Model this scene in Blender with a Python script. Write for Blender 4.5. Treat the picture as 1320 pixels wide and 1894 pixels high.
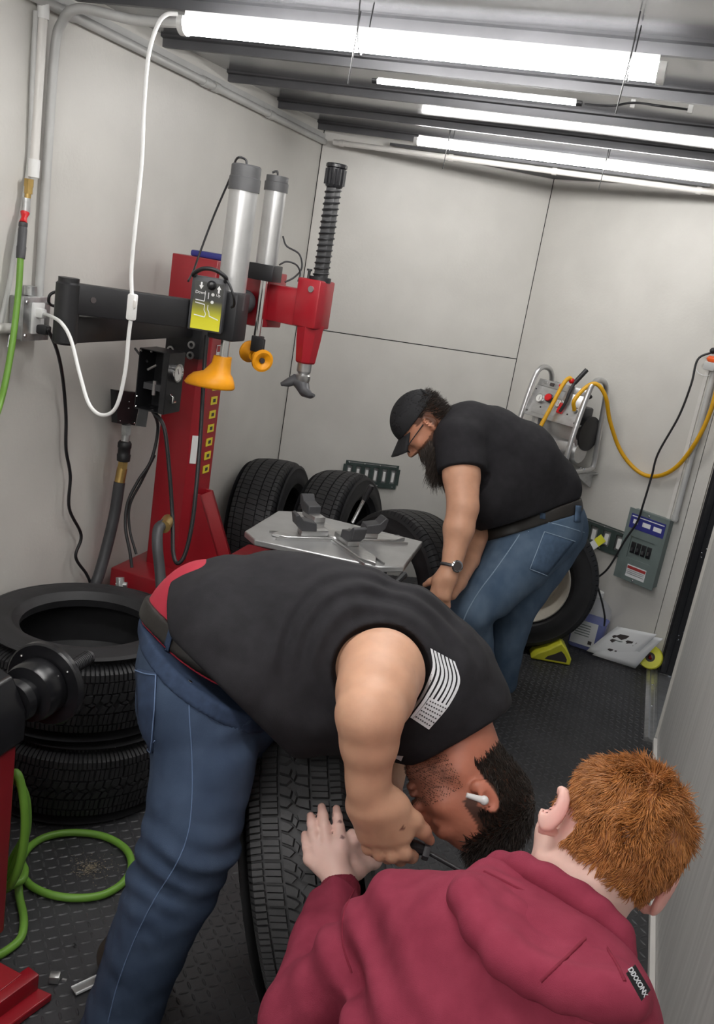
import bpy, bmesh, math, random
import numpy as np
from mathutils import Vector, Matrix
for o in list(bpy.data.objects): bpy.data.objects.remove(o, do_unlink=True)
SC = bpy.context.scene; COL = SC.collection
RNG = np.random.default_rng(7); random.seed(7)
PI = math.pi
# ------------------------------------------------------------------ camera
W, H, FPX = 1320, 1894, 1659.0
CAMH = 1.60
_p, _y, _r = [math.radians(a) for a in (15.5, 16.0, 9.5)]
CF = np.array([-math.sin(_y)*math.cos(_p), math.cos(_y)*math.cos(_p), -math.sin(_p)])
_rt = np.array([math.cos(_y), math.sin(_y), 0.]); _up = np.cross(_rt, CF)
CR = _rt*math.cos(_r) + _up*math.sin(_r); CU = _up*math.cos(_r) - _rt*math.sin(_r)
CC = np.array([0., 0., CAMH])
cd = bpy.data.cameras.new('camera'); cam = bpy.data.objects.new('camera', cd); COL.objects.link(cam)
cd.sensor_fit = 'VERTICAL'; cd.sensor_height = 24.0; cd.lens = FPX/H*24.0; cd.clip_start = .02
M = Matrix.Identity(4)
for i in range(3):
    M[i][0] = CR[i]; M[i][1] = CU[i]; M[i][2] = -CF[i]; M[i][3] = CC[i]
cam.matrix_world = M; SC.camera = cam
# ------------------------------------------------------------------ world, exposure
wd = bpy.data.worlds.new('world'); SC.world = wd; wd.use_nodes = True
wd.node_tree.nodes['Background'].inputs[0].default_value = (.55, .6, .68, 1)
wd.node_tree.nodes['Background'].inputs[1].default_value = .35
SC.view_settings.view_transform = 'Standard'; SC.view_settings.look = 'None'
SC.view_settings.gamma = 1.0; SC.view_settings.use_curve_mapping = False
SC.view_settings.exposure = 0.0
LAMP = 50.0          # strength of the tube lamps' diffusers
# ------------------------------------------------------------------ pixel -> place
def ray(x, y):
    d = CF*FPX + CR*(x-W/2) - CU*(y-H/2); return d/np.linalg.norm(d)
def atz(x, y, z): d = ray(x, y); return CC + d*((z-CAMH)/d[2])
def atx(x, y, X): d = ray(x, y); return CC + d*(X/d[0])
def aty(x, y, Y): d = ray(x, y); return CC + d*(Y/d[1])
def atd(x, y, D): d = ray(x, y); return CC + d*(D/(d@CF))
def atpl(x, y, a, b, off=0.):       # vertical plane through two floor points
    a = np.array(a, float); b = np.array(b, float); n = np.array([-(b-a)[1], (b-a)[0]]); n /= np.linalg.norm(n)
    if n@(-a) < 0: n = -n
    a = a + n*off; d = ray(x, y); return CC + d*((n@a)/(n@d[:2]))
XL, XR = -1.655, .37
VA, VB, VC = (-1.655, 4.165), (-.6425, 4.735), (.37, 4.165)     # the V-shaped front wall
def nrm(v): v = np.array(v, float); return v/np.linalg.norm(v)
# ------------------------------------------------------------------ materials
MATS = {}
def mat(name, col, rough=.5, metal=0., var=0., vs=8., bump=0., bs=60., emit=None, es=0., spec=.5, coat=0., trans=0., sub=0., col2=None, aniso=None, alpha=1., tint=None, detail=4.):
    if name in MATS: return MATS[name]
    m = bpy.data.materials.new(name); m.use_nodes = True; nt = m.node_tree; b = nt.nodes['Principled BSDF']
    c = (*col, 1.); b.inputs['Base Color'].default_value = c
    b.inputs['Roughness'].default_value = rough; b.inputs['Metallic'].default_value = metal
    b.inputs['Specular IOR Level'].default_value = spec
    if coat: b.inputs['Coat Weight'].default_value = coat; b.inputs['Coat Roughness'].default_value = .12
    if trans: b.inputs['Transmission Weight'].default_value = trans
    if alpha < 1: b.inputs['Alpha'].default_value = alpha
    if sub:
        b.inputs['Subsurface Weight'].default_value = sub; b.inputs['Subsurface Radius'].default_value = (1., .35, .2); b.inputs['Subsurface Scale'].default_value = .006
    if emit: b.inputs['Emission Color'].default_value = (*emit, 1.); b.inputs['Emission Strength'].default_value = es
    tc = None
    def coord(scale):
        nonlocal tc
        if tc is None: tc = nt.nodes.new('ShaderNodeTexCoord')
        n = nt.nodes.new('ShaderNodeTexNoise'); n.inputs['Detail'].default_value = detail
        mp = nt.nodes.new('ShaderNodeMapping'); nt.links.new(tc.outputs['Object'], mp.inputs['Vector'])
        s = scale if isinstance(scale, tuple) else (scale,)*3
        mp.inputs['Scale'].default_value = s; n.inputs['Scale'].default_value = 1.
        nt.links.new(mp.outputs[0], n.inputs['Vector']); return n
    src = None
    if var or col2:
        n = coord(vs); r = nt.nodes.new('ShaderNodeValToRGB')
        e = r.color_ramp.elements; e[0].position = .3; e[1].position = .7
        if col2: e[0].color = (*col, 1); e[1].color = (*col2, 1)
        else:
            e[0].color = (*[max(0, k*(1-var)) for k in col], 1); e[1].color = (*[min(1, k*(1+var)) for k in col], 1)
        nt.links.new(n.outputs['Fac'], r.inputs[0]); src = r.outputs[0]
    if tint:      # per-vertex colour of the thing itself (flush of skin, dye, dirt)
        a = nt.nodes.new('ShaderNodeAttribute'); a.attribute_name = tint
        mx = nt.nodes.new('ShaderNodeMix'); mx.data_type = 'RGBA'; mx.blend_type = 'MULTIPLY'; mx.inputs[0].default_value = 1.
        if src: nt.links.new(src, mx.inputs[6])
        else: mx.inputs[6].default_value = c
        nt.links.new(a.outputs['Color'], mx.inputs[7]); src = mx.outputs[2]
    if src is not None: nt.links.new(src, b.inputs['Base Color'])
    if bump:
        n = coord(bs); bp = nt.nodes.new('ShaderNodeBump'); bp.inputs['Strength'].default_value = bump; bp.inputs['Distance'].default_value = .002
        nt.links.new(n.outputs['Fac'], bp.inputs['Height']); nt.links.new(bp.outputs[0], b.inputs['Normal'])
    MATS[name] = m; return m
def s2l(r, g, b): return tuple(((v/255)/12.92 if v/255 <= .04045 else ((v/255+.055)/1.055)**2.4) for v in (r, g, b))
mat('wall', (.62, .605, .57), .40, var=.05, vs=4., bump=.25, bs=90., spec=.4)
mat('wall_brushed', (.56, .555, .535), .5, var=.1, vs=(40., 40., 2.5), bump=.3, bs=(60., 60., 5.), spec=.35)
mat('ceiling', (.33, .33, .34), .2, metal=.8, var=.06, vs=2.)
mat('bow', (.11, .11, .118), .42, metal=.5, var=.1, vs=10.)
mat('floor', (.032, .032, .035), .5, var=.25, vs=5., bump=.15, bs=200., spec=.45)
mat('tread_plate', (.044, .044, .048), .42, var=.3, vs=9., spec=.5)
mat('white_pipe', (.70, .68, .65), .35, var=.05, vs=12.)
mat('grey_pipe', (.50, .50, .49), .4, var=.06, vs=12.)
mat('white', (.80, .80, .79), .4)
mat('black', (.012, .012, .014), .45, var=.2, vs=20.)
mat('blackgloss', (.012, .012, .014), .25, var=.2, vs=20.)
mat('gasket', (.010, .010, .012), .7)
mat('darkgrey', (.055, .055, .06), .45, var=.15, vs=15.)
mat('capgrey', (.06, .06, .063), .5, var=.12, vs=15.)
mat('red', s2l(150, 24, 36), .33, var=.08, vs=6., coat=.25)
mat('silver', (.55, .55, .55), .36, metal=.85, var=.05, vs=20.)
mat('steel', (.50, .50, .50), .3, metal=.9, var=.15, vs=14.)
mat('alu', (.62, .62, .62), .3, metal=.85, var=.1, vs=(4., 60., 60.))
mat('plate', (.55, .555, .56), .34, metal=.75, var=.12, vs=7.)
mat('chrome', (.75, .75, .75), .12, metal=1.)
mat('galv', (.52, .53, .53), .35, metal=.8, var=.2, vs=40.)
mat('brass', (.50, .34, .12), .35, metal=.8, var=.15, vs=30.)
mat('yellow', s2l(235, 155, 12), .45, var=.12, vs=14.)
mat('hoseyellow', s2l(214, 160, 22), .4, var=.08, vs=10.)
mat('green', s2l(106, 152, 56), .42, var=.1, vs=8.)
mat('etrack', (.045, .065, .06), .5, var=.2, vs=25.)
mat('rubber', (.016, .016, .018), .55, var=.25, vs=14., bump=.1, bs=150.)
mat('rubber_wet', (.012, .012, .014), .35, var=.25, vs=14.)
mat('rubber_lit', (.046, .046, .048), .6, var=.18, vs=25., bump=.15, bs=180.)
mat('rimwhite', (.62, .58, .50), .4, var=.1, vs=10.)
mat('panelgrey', s2l(112, 124, 122), .45, var=.05, vs=12.)
mat('blue_label', s2l(50, 54, 130), .5)
mat('red_label', s2l(170, 60, 60), .5)
mat('chock', s2l(222, 220, 60), .45, var=.08, vs=12.)
mat('paper', (.78, .79, .80), .6)
mat('ink', (.05, .04, .04), .7)
mat('redink', s2l(190, 40, 40), .6)
mat('orange', s2l(235, 95, 30), .45)
mat('redplastic', s2l(205, 30, 35), .35)
mat('clear', (.85, .85, .84), .15, trans=.5)
mat('jug', (.80, .84, .9), .25, alpha=.2)
mat('fluid', s2l(62, 80, 175), .2)
mat('wood', s2l(186, 150, 112), .6, var=.15, vs=12.)
mat('lamp', (.9, .9, .9), .4, emit=(1., .985, .96), es=LAMP)
mat('gauge', (.75, .75, .72), .3)
mat('yel_label', s2l(222, 206, 60), .5)
mat('dirt', (.20, .17, .12), .9, var=.3, vs=60.)
# ------------------------------------------------------------------ mesh helpers
def newobj(name, me, parent=None):
    o = bpy.data.objects.new(name, me); COL.objects.link(o)
    if parent is not None: o.parent = parent
    return o
def tag(o, label=None, cat=None, group=None, kind=None):
    if label: o['label'] = label
    if cat: o['category'] = cat
    if group: o['group'] = group
    if kind: o['kind'] = kind
    return o
def thing(name, label, cat, loc=(0, 0, 0), rz=0., group=None):
    o = bpy.data.objects.new(name, None); COL.objects.link(o); o.location = Vector([float(v) for v in loc]); o.rotation_euler = (0, 0, rz)
    o.empty_display_size = .05
    return tag(o, label, cat, group)
def rawmesh(name, V, F, m, parent=None, smooth=True, sharp=40.):
    me = bpy.data.meshes.new(name)
    V = np.asarray(V, np.float32); F = np.asarray(F, np.int32)
    k = F.shape[1]; me.vertices.add(len(V)); me.vertices.foreach_set('co', V.ravel())
    me.loops.add(F.size); me.loops.foreach_set('vertex_index', F.ravel())
    me.polygons.add(len(F)); me.polygons.foreach_set('loop_start', np.arange(0, F.size, k, dtype=np.int32))
    me.polygons.foreach_set('loop_total', np.full(len(F), k, np.int32))
    me.update(calc_edges=True); me.validate()
    if smooth:
        me.polygons.foreach_set('use_smooth', np.ones(len(me.polygons), bool))
        if sharp: me.set_sharp_from_angle(angle=math.radians(sharp))
    me.materials.append(MATS[m] if isinstance(m, str) else m)
    return newobj(name, me, parent)
def frame_from(z, x=None):
    z = nrm(z)
    if x is None: x = (1, 0, 0) if abs(z[0]) < .9 else (0, 1, 0)
    x = np.array(x, float); x = nrm(x - z*(x@z)); y = np.cross(z, x); return np.stack([x, y, z], 1)
def catmull(pts, n=8, closed=False):
    P = [np.array(p, float) for p in pts]
    if len(P) < 3: return np.array(P)
    Q = ([P[-1]]+P+[P[0], P[1]]) if closed else ([2*P[0]-P[1]]+P+[2*P[-1]-P[-2]])
    out = []
    for i in range(1, len(Q)-2):
        a, b, c, d = Q[i-1:i+3]
        for t in np.linspace(0, 1, n, endpoint=False):
            out.append(.5*((2*b)+(c-a)*t+(2*a-5*b+4*c-d)*t*t+(3*b-a-3*c+d)*t**3))
    if not closed: out.append(P[-1])
    return np.array(out)
class MB:
    def __init__(s): s.V = []; s.F = []; s.n = 0
    def add(s, V, F):
        s.V += [tuple(map(float, v)) for v in V]; s.F += [tuple(i+s.n for i in f) for f in F]; s.n += len(V); return s
    def box(s, c, size, R=None, bev=0.):
        x, y, z = [k/2 for k in size]
        if bev <= 0:
            V = np.array([[a*x, b*y, d*z] for d in (-1, 1) for b in (-1, 1) for a in (-1, 1)])
            F = [(0, 2, 3, 1), (4, 5, 7, 6), (0, 1, 5, 4), (2, 6, 7, 3), (0, 4, 6, 2), (1, 3, 7, 5)]
        else:
            bm = bmesh.new(); bmesh.ops.create_cube(bm, size=1.)
            for v in bm.verts: v.co = Vector((v.co.x*2*x, v.co.y*2*y, v.co.z*2*z))
            bmesh.ops.bevel(bm, geom=list(bm.edges), offset=min(bev, x*.95, y*.95, z*.95), segments=2, affect='EDGES', profile=.5)
            bm.verts.index_update(); V = np.array([v.co[:] for v in bm.verts]); F = [tuple(v.index for v in f.verts) for f in bm.faces]; bm.free()
        if R is not None: V = V@np.array(R).T
        return s.add(V+np.array(c), F)
    def prism(s, poly, a, b, R=None, o=(0, 0, 0)):
        # poly in local xy, extruded from local z=a to b
        n = len(poly); V = [(p[0], p[1], a) for p in poly]+[(p[0], p[1], b) for p in poly]; V = np.array(V, float)
        F = [tuple(range(n-1, -1, -1)), tuple(range(n, 2*n))]+[(i, (i+1) % n, n+(i+1) % n, n+i) for i in range(n)]
        if R is not None: V = V@np.array(R).T
        return s.add(V+np.array(o), F)
    def tube(s, pts, r, seg=10, closed=False, cap=True):
        P = np.array(pts, float); n = len(P); r = np.broadcast_to(np.array(r, float), (n,))
        T = np.roll(P, -1, 0)-np.roll(P, 1, 0) if closed else np.gradient(P, axis=0)
        T /= np.maximum(np.linalg.norm(T, axis=1, keepdims=True), 1e-9)
        u = np.cross(T[0], (0, 0, 1.)); 
        if np.linalg.norm(u) < 1e-3: u = np.cross(T[0], (0, 1., 0))
        u = nrm(u); V = []; an = np.linspace(0, 2*PI, seg, endpoint=False)
        for i in range(n):
            u = u-T[i]*(u@T[i]); u = nrm(u); w = np.cross(T[i], u)
            V += [P[i]+r[i]*(math.cos(a)*u+math.sin(a)*w) for a in an]
        F = []
        for i in range(n if closed else n-1):
            j = (i+1) % n
            F += [(i*seg+k, i*seg+(k+1) % seg, j*seg+(k+1) % seg, j*seg+k) for k in range(seg)]
        if not closed and cap: F += [tuple(range(seg-1, -1, -1)), tuple((n-1)*seg+k for k in range(seg))]
        return s.add(V, F)
    def cyl(s, a, b, r, r2=None, seg=20): return s.tube([a, b], [r, r if r2 is None else r2], seg)
    def lathe(s, prof, o=(0, 0, 0), axis=(0, 0, 1), seg=24, x=None, closed=False):
        # prof: (radius, height) along axis
        R = frame_from(axis, x); V = []; n = len(prof)
        for (r, h) in prof:
            for k in range(seg):
                a = 2*PI*k/seg; V.append(R@np.array([r*math.cos(a), r*math.sin(a), h])+np.array(o))
        F = []
        for i in range(n if closed else n-1):
            j = (i+1) % n
            F += [(i*seg+k, i*seg+(k+1) % seg, j*seg+(k+1) % seg, j*seg+k) for k in range(seg)]
        if not closed:
            if prof[0][0] > 1e-6: F.append(tuple(range(seg-1, -1, -1)))
            if prof[-1][0] > 1e-6: F.append(tuple((n-1)*seg+k for k in range(seg)))
        return s.add(V, F)
    def sphere(s, c, r, seg=14, sc=(1, 1, 1), R=None):
        V = []; F = []; nr = seg//2
        for i in range(nr+1):
            t = PI*i/nr
            for k in range(seg):
                a = 2*PI*k/seg; v = np.array([r*sc[0]*math.sin(t)*math.cos(a), r*sc[1]*math.sin(t)*math.sin(a), r*sc[2]*math.cos(t)])
                V.append((np.array(R)@v if R is not None else v)+np.array(c))
        for i in range(nr): F += [(i*seg+k, (i+1)*seg+k, (i+1)*seg+(k+1) % seg, i*seg+(k+1) % seg) for k in range(seg)]
        return s.add(V, F)
    def build(s, name, m, parent=None, smooth=True, sharp=35., bevel=0., loc=None, label=None):
        me = bpy.data.meshes.new(name); V = s.V
        if loc is not None: V = [tuple(np.array(v)-np.array(loc)) for v in V]
        me.from_pydata(V, [], s.F); me.update()
        bm = bmesh.new(); bm.from_mesh(me); bmesh.ops.remove_doubles(bm, verts=bm.verts, dist=1e-6); bmesh.ops.recalc_face_normals(bm, faces=bm.faces); bm.to_mesh(me); bm.free()
        if smooth:
            me.polygons.foreach_set('use_smooth', np.ones(len(me.polygons), bool)); me.set_sharp_from_angle(angle=math.radians(sharp))
        me.materials.append(MATS[m] if isinstance(m, str) else m)
        o = newobj(name, me, parent)
        if loc is not None: o.location = Vector([float(v) for v in loc])
        if bevel:
            b = o.modifiers.new('bevel', 'BEVEL'); b.width = bevel; b.segments = 2; b.limit_method = 'ANGLE'; b.angle_limit = math.radians(40)
        if label: o['label'] = label
        return o
def box(name, c, size, m, parent=None, R=None, bev=0., label=None): return MB().box(c, size, R, bev).build(name, m, parent, label=label)
def cyl(name, a, b, r, m, parent=None, r2=None, seg=20, label=None): return MB().cyl(a, b, r, r2, seg).build(name, m, parent, label=label)
def tube(name, pts, r, m, parent=None, n=8, seg=10, label=None): return MB().tube(catmull(pts, n), r, seg).build(name, m, parent, sharp=60, label=label)
def text(name, s, size, origin, right, up, m, parent=None, align='CENTER', bold=0.):
    cu = bpy.data.curves.new(name, 'FONT'); cu.body = s; cu.size = size; cu.align_x = align; cu.align_y = 'CENTER'; cu.extrude = .0003; cu.offset = bold
    o = bpy.data.objects.new(name, cu); COL.objects.link(o)
    dg = bpy.context.evaluated_depsgraph_get(); me = bpy.data.meshes.new_from_object(o.evaluated_get(dg)); bpy.data.objects.remove(o)
    right = nrm(right); up = np.array(up, float); up = nrm(up-right*(up@right)); n = np.cross(right, up)
    R = np.stack([right, up, n], 1)
    for v in me.vertices: v.co = Vector(R@np.array(v.co)+np.array(origin))
    me.materials.clear(); me.materials.append(MATS[m]); return newobj(name, me, parent)
def struct(o): o['kind'] = 'structure'; return o
# ================================================================== room shell
ZT = 2.19; YB = -2.7
def wallbox(name, a, b, z0, z1, th, m, parent=None, out=None):
    a = np.array(a, float); b = np.array(b, float); d = b-a; L = np.linalg.norm(d); d /= L; n = np.array([-d[1], d[0]])
    if out is not None and n@(np.array(out)-a) > 0: n = -n      # out = an indoor point; thickness goes away from it
    c = (a+b)/2+n*th/2; R = np.array([[d[0], n[0], 0], [d[1], n[1], 0], [0, 0, 1]])
    return MB().box((c[0], c[1], (z0+z1)/2), (L, th, z1-z0), R).build(name, m, parent, smooth=False)
IN = (-.6, 1.)
fl = struct(MB().prism([(XL, YB), (XR, YB), VC, VB, VA], -.06, 0.).build('floor', 'floor', smooth=False))
s = .0245; V = []; F = []; nb = 0
hl, hw, hh = .0125, .0034, .0017
proto = np.array([[-hl, 0, 0], [-hl*.5, -hw, 0], [hl*.5, -hw, 0], [hl, 0, 0], [hl*.5, hw, 0], [-hl*.5, hw, 0], [-hl*.55, 0, hh], [hl*.55, 0, hh], [0, -hw*.4, hh], [0, hw*.4, hh]])
pf = np.array([[0, 1, 6], [1, 8, 6], [1, 2, 8], [2, 7, 8], [2, 3, 7], [3, 4, 7], [4, 9, 7], [4, 5, 9], [5, 6, 9], [5, 0, 6], [6, 8, 9], [8, 7, 9]])
for i in range(int((XR-XL)/s)):
    for j in range(int((4.75-.55)/s)):
        x = XL+(i+.5)*s; y = .55+(j+.5)*s
        if y > 4.73-.563*abs(x+.6425): continue
        a = PI/4 if (i+j) % 2 else -PI/4; ca, sa = math.cos(a), math.sin(a)
        q = proto.copy(); q[:, 0] = proto[:, 0]*ca-proto[:, 1]*sa+x; q[:, 1] = proto[:, 0]*sa+proto[:, 1]*ca+y
        V.append(q); F.append(pf+nb*10); nb += 1
tag(rawmesh('tread_bars', np.concatenate(V), np.concatenate(F), 'tread_plate', fl, sharp=25.), kind='stuff')
wl = struct(wallbox('wall_left', (XL, YB), VA, 0, ZT, .05, 'wall', out=IN))
wr = struct(wallbox('wall_right', (XR, YB), (XR, 3.42), 0, ZT, .05, 'wall_brushed', out=IN))
wallbox('wall_strip', (XR, 4.13), VC, 0, ZT, .05, 'wall', wr, out=IN)
wallbox('door_header', (XR, 3.42), (XR, 4.13), 1.98, ZT, .05, 'wall', wr, out=IN)
wb = struct(wallbox('wall_back', (XL, YB), (XR, YB), 0, ZT, .05, 'wall', out=IN))
wfl = struct(wallbox('wall_front_left', VA, VB, 0, ZT+.02, .05, 'gasket', out=IN))
def vpanel(name, a, b, u0, u1, z0, z1, parent, m='wall', th=.006):
    a = np.array(a); b = np.array(b); return wallbox(name, a+(b-a)*u0, a+(b-a)*u1, z0, z1, -th, m, parent, out=IN)
vpanel('wall_panel', VA, VB, .003, .9945, 0, 1.2405, wfl); vpanel('wall_panel', VA, VB, .003, .9945, 1.2455, ZT, wfl)
wfr = struct(wallbox('wall_front_right', VB, VC, 0, ZT+.02, .05, 'gasket', out=IN))
vpanel('wall_panel', VB, VC, .004, .948, 0, ZT, wfr); vpanel('wall_panel', VB, VC, .951, .999, 0, ZT, wfr)
# ceiling sheets between the roof bows
ce = struct(MB().prism([(XL-.05, YB), (XR+.05, YB), (XR+.05, 4.2), (VB[0], 4.8), (XL-.05, 4.2)], 2.185, 2.21).build('ceiling', 'bow', smooth=False))
bows = [1.81+.457*k for k in range(-9, 6)]
for k in range(len(bows)-1):
    y0, y1 = bows[k]+.02, bows[k+1]-.02
    # thin roof skin, slightly wavy between bows
    nx, ny = 30, 8; g = []
    ph = RNG.uniform(0, 6.28, 3)
    for i in range(nx+1):
        for j in range(ny+1):
            x = XL+(XR-XL)*i/nx; y = y0+(y1-y0)*j/ny
            g.append((x, y, 2.17-.006*math.sin(PI*j/ny)*(.6+.4*math.sin(2.3*x+ph[0]))-.0022*math.sin(5.1*x+ph[1]+9*y)))
    f = [(i*(ny+1)+j, i*(ny+1)+j+1, (i+1)*(ny+1)+j+1, (i+1)*(ny+1)+j) for i in range(nx) for j in range(ny)]
    MB().add(g, f).build('ceiling_sheet', 'ceiling', ce, sharp=80)
for y in bows:
    if y > 4.2: continue
    prof = [(-.024, 2.172), (-.024, 2.165), (-.010, 2.162), (-.008, 2.138), (.008, 2.138), (.010, 2.162), (.024, 2.165), (.024, 2.172)]
    R = np.array([[0, 0, 1], [1, 0, 0], [0, 1, 0]])
    MB().prism([(p[0]+y, p[1]) for p in prof], XL, XR, R).build('roof_bow', 'bow', ce, smooth=False)
# dark gusset plate over the nose point
MB().prism([(VA[0]+.3, 4.25), (VB[0], 4.70), (VC[0]-.3, 4.25)], 2.128, 2.14).build('nose_gusset', 'bow', ce, smooth=False)
t1 = struct(wallbox('trim_1', (XL, YB), VA, 2.105, 2.13, -.012, 'grey_pipe', out=IN))
# right baseboard
bb = struct(wallbox('baseboard_right', (XR-.001, YB), (XR-.001, 3.40), 0.001, .022, -.014, 'white_pipe', out=IN))
bb2 = struct(wallbox('baseboard_front_right', np.array(VB)+[.03, -.04], np.array(VC)+[-.03, -.006], 0.001, .05, -.006, 'wall', out=IN))
# side door opening
dr = struct(MB().box((XR+.055, 4.125, 1.0), (.11, .012, 1.98)).build('door_1', 'gasket', smooth=False))
MB().box((XR+.022, 4.1155, 1.0), (.03, .012, 1.96), bev=.004).build('door_seal', 'black', dr)
MB().box((XR+.078, 4.1155, 1.0), (.016, .01, 1.96), bev=.004).build('door_seal', 'blackgloss', dr)
for z in (.22, .62, 1.1, 1.6):
    for dz in (-.03, -.01, .012): MB().sphere((XR+.052+.01*math.sin(dz*90), 4.118, z+dz), .0045, 8).build('screw', 'chrome', dr)
MB().box((XR+.055, 3.426, 1.0), (.11, .012, 1.98)).build('door_jamb', 'galv', dr, smooth=False)
MB().box((XR-.004, 3.424, 1.0), (.012, .01, 1.98)).build('door_jamb_trim', 'wall', dr, smooth=False)
MB().box((XR+.05, 3.775, 1.985), (.1, .71, .012)).build('door_head', 'gasket', dr, smooth=False)
th = MB(); th.prism([(-.05, 0), (-.05, .012), (-.036, .02), (-.028, .012), (-.016, .012), (-.012, .018), (-.002, .018), (.0, .006), (.06, .004), (.06, 0)], 3.40, 4.13, np.array([[1, 0, 0], [0, 0, 1], [0, 1, 0]]), (XR, 0, 0))
o = th.build('threshold', 'alu', dr, smooth=False)
MB().sphere((XR-.022, 3.72, .013), .006, 8, (1, 1, .5)).build('screw', 'chrome', dr); MB().sphere((XR-.022, 3.95, .013), .006, 8, (1, 1, .5)).build('screw', 'chrome', dr)
st = thing('trailer_step', 'pale metal entry step outside the side door opening', 'step', (XR+.2, 3.7, -.1))
MB().box((XR+.26, 3.72, -.055), (.36, .6, .02)).build('tread', 'galv', st, smooth=False).matrix_parent_inverse = Matrix.Translation((-(XR+.2), -3.7, .1))
MB().box((XR+.30, 3.72, .02), (.05, .58, .02)).build('rail', 'white', st, smooth=False).matrix_parent_inverse = Matrix.Translation((-(XR+.2), -3.7, .1))
gr = struct(MB().box((2.5, 2., -.45), (8, 12, .1)).build('ground', 'darkgrey', smooth=False))
def part(o, root):      # parent without moving
    o.parent = root; o.matrix_parent_inverse = Matrix.Translation(-Vector(root.location)) if root.rotation_euler.z == 0 else root.matrix_basis.inverted(); return o
# ================================================================== lamps
def lamp(x0, x1, y, z, r, label, wires, group='tube lamps under the roof', thin=False):
    root = thing('shop_light', label, 'light', ((x0+x1)/2, y, z), 0, group)
    R = np.array([[0, 0, 1], [1, 0, 0], [0, 1, 0]])
    pr = [(math.cos(a)*r, math.sin(a)*r) for a in np.linspace(PI, 2*PI, 13)]+[(r*.9, r*.35), (-r*.9, r*.35)]
    part(MB().prism([(p[0]+y, p[1]+z) for p in pr], x0+.012, x1-.012, R).build('diffuser', 'lamp', sharp=50), root)
    part(MB().box(((x0+x1)/2, y, z+r*.62), (x1-x0-.03, r*1.5, r*.5)).build('housing', 'white'), root)
    for x in (x0+.006, x1-.006): part(MB().prism([(p[0]*1.12+y, p[1]*1.12+z) for p in pr], x-.008, x+.008, R).build('end_cap', 'white' if not thin else 'black', sharp=50), root)
    for x in wires:
        part(MB().tube(catmull([(x, y-.05, 2.166), (x, y-.045, z+.05), (x, y-r-.004, z), (x, y, z-r-.005), (x, y+r+.004, z), (x, y+.04, z+.06), (x, y+.045, 2.165)], 6), .0016, 6).build('hanger_wire', 'black'), root)
        part(MB().tube([(x, y-r-.008, z+.05), (x-.002, y-r-.010, z-.02), (x-.006, y-r-.006, z-.10)], .0016, 6).build('hanger_tail', 'black'), root)
    return root
e0 = atz(325, 34, 2.075); e1 = atz(1230, 136, 2.075)
lamp(e0[0], e1[0], (e0[1]+e1[1])/2, 2.075, .026, 'wide white tube lamp fed by the white switch cord', [atz(636, 60, 2.06)[0], atz(1160, 120, 2.06)[0]])
e0 = atz(688, 146, 2.10); e1 = atz(1076, 192, 2.10)
lamp(e0[0], e1[0], (e0[1]+e1[1])/2, 2.10, .0085, 'short thin bare tube lamp with black end caps', [], thin=True)
e0 = atz(765, 256, 2.10); y3 = (e0[1]+atz(1318, 330, 2.10)[1])/2
lamp(e0[0], e0[0]+1.2, y3, 2.10, .02, 'white tube lamp hung closest to the pointed front wall', [atz(780, 255, 2.1)[0]+.1, atz(1120, 300, 2.1)[0]])
lamp(-1.2, .05, .9, 2.075, .026, 'white tube lamp over the rear half, beside the open middle', [-1.0, -.2])
lamp(-1.2, .05, -.5, 2.075, .026, 'white tube lamp over the rear half, between its two neighbours', [-1.0, -.2])
lamp(-1.2, .05, -1.8, 2.075, .026, 'white tube lamp nearest the rear wall', [-1.0, -.2])
lc = thing('light_link_cable', 'thin black linking cable clipped along a roof bow', 'cable', atz(1160, 195, 2.12))
part(tube('wire', [atz(1082, 193, 2.11), atz(1130, 196, 2.10), atz(1170, 190, 2.115), atz(1220, 196, 2.10), atz(1275, 203, 2.115)], .003, 'black'), lc)
part(MB().box(atz(1170, 192, 2.115), (.012, .012, .02)).build('clip', 'grey_pipe'), lc); part(MB().box(atz(1276, 202, 2.115), (.012, .012, .02)).build('clip', 'grey_pipe'), lc)
# ================================================================== pipes on the left wall
def pipe(name, label, pts, r, m, couplings=(), cm=None, n=1, cat='pipe', cl=.045):
    root = thing(name, label, cat, pts[0])
    part(MB().tube(catmull(pts, n) if n > 1 else np.array(pts), r, 14).build('tube', m, sharp=50), root)
    for (c, d) in couplings:
        d = nrm(d); c = np.array(c); part(MB().cyl(c-d*cl/2, c+d*cl/2, r*1.25, seg=14).build('coupling', cm or m), root)
    return root
xp = -1.632; zp = CAMH+.5*(-xp)/1.655
yc = lambda px, py: atz(px, py, zp)[1]
pipe('conduit', 'long grey pipe along the top of the left wall', [(xp, YB+.05, zp), (xp, 4.135, zp)], .0135, 'grey_pipe', [((xp, yc(424, 157), zp), (0, 1, 0)), ((xp, yc(440, 166), zp), (0, 1, 0)), ((xp, yc(540, 217), zp), (0, 1, 0)), ((xp, yc(130, 25), zp), (0, 1, 0))])
a = aty(617, 263, 4.1); b = aty(1320, 356, 4.1); b = a+(b-a)*1.17
dd = b-a
pipe('conduit', 'pale pipe crossing under the roof in front of the pointed wall', [a, b], .012, 'white_pipe', [(aty(px, 263+(px-617)*.1323, 4.1), dd) for px in (632, 834, 1025, 1292)], cl=.02)
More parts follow.
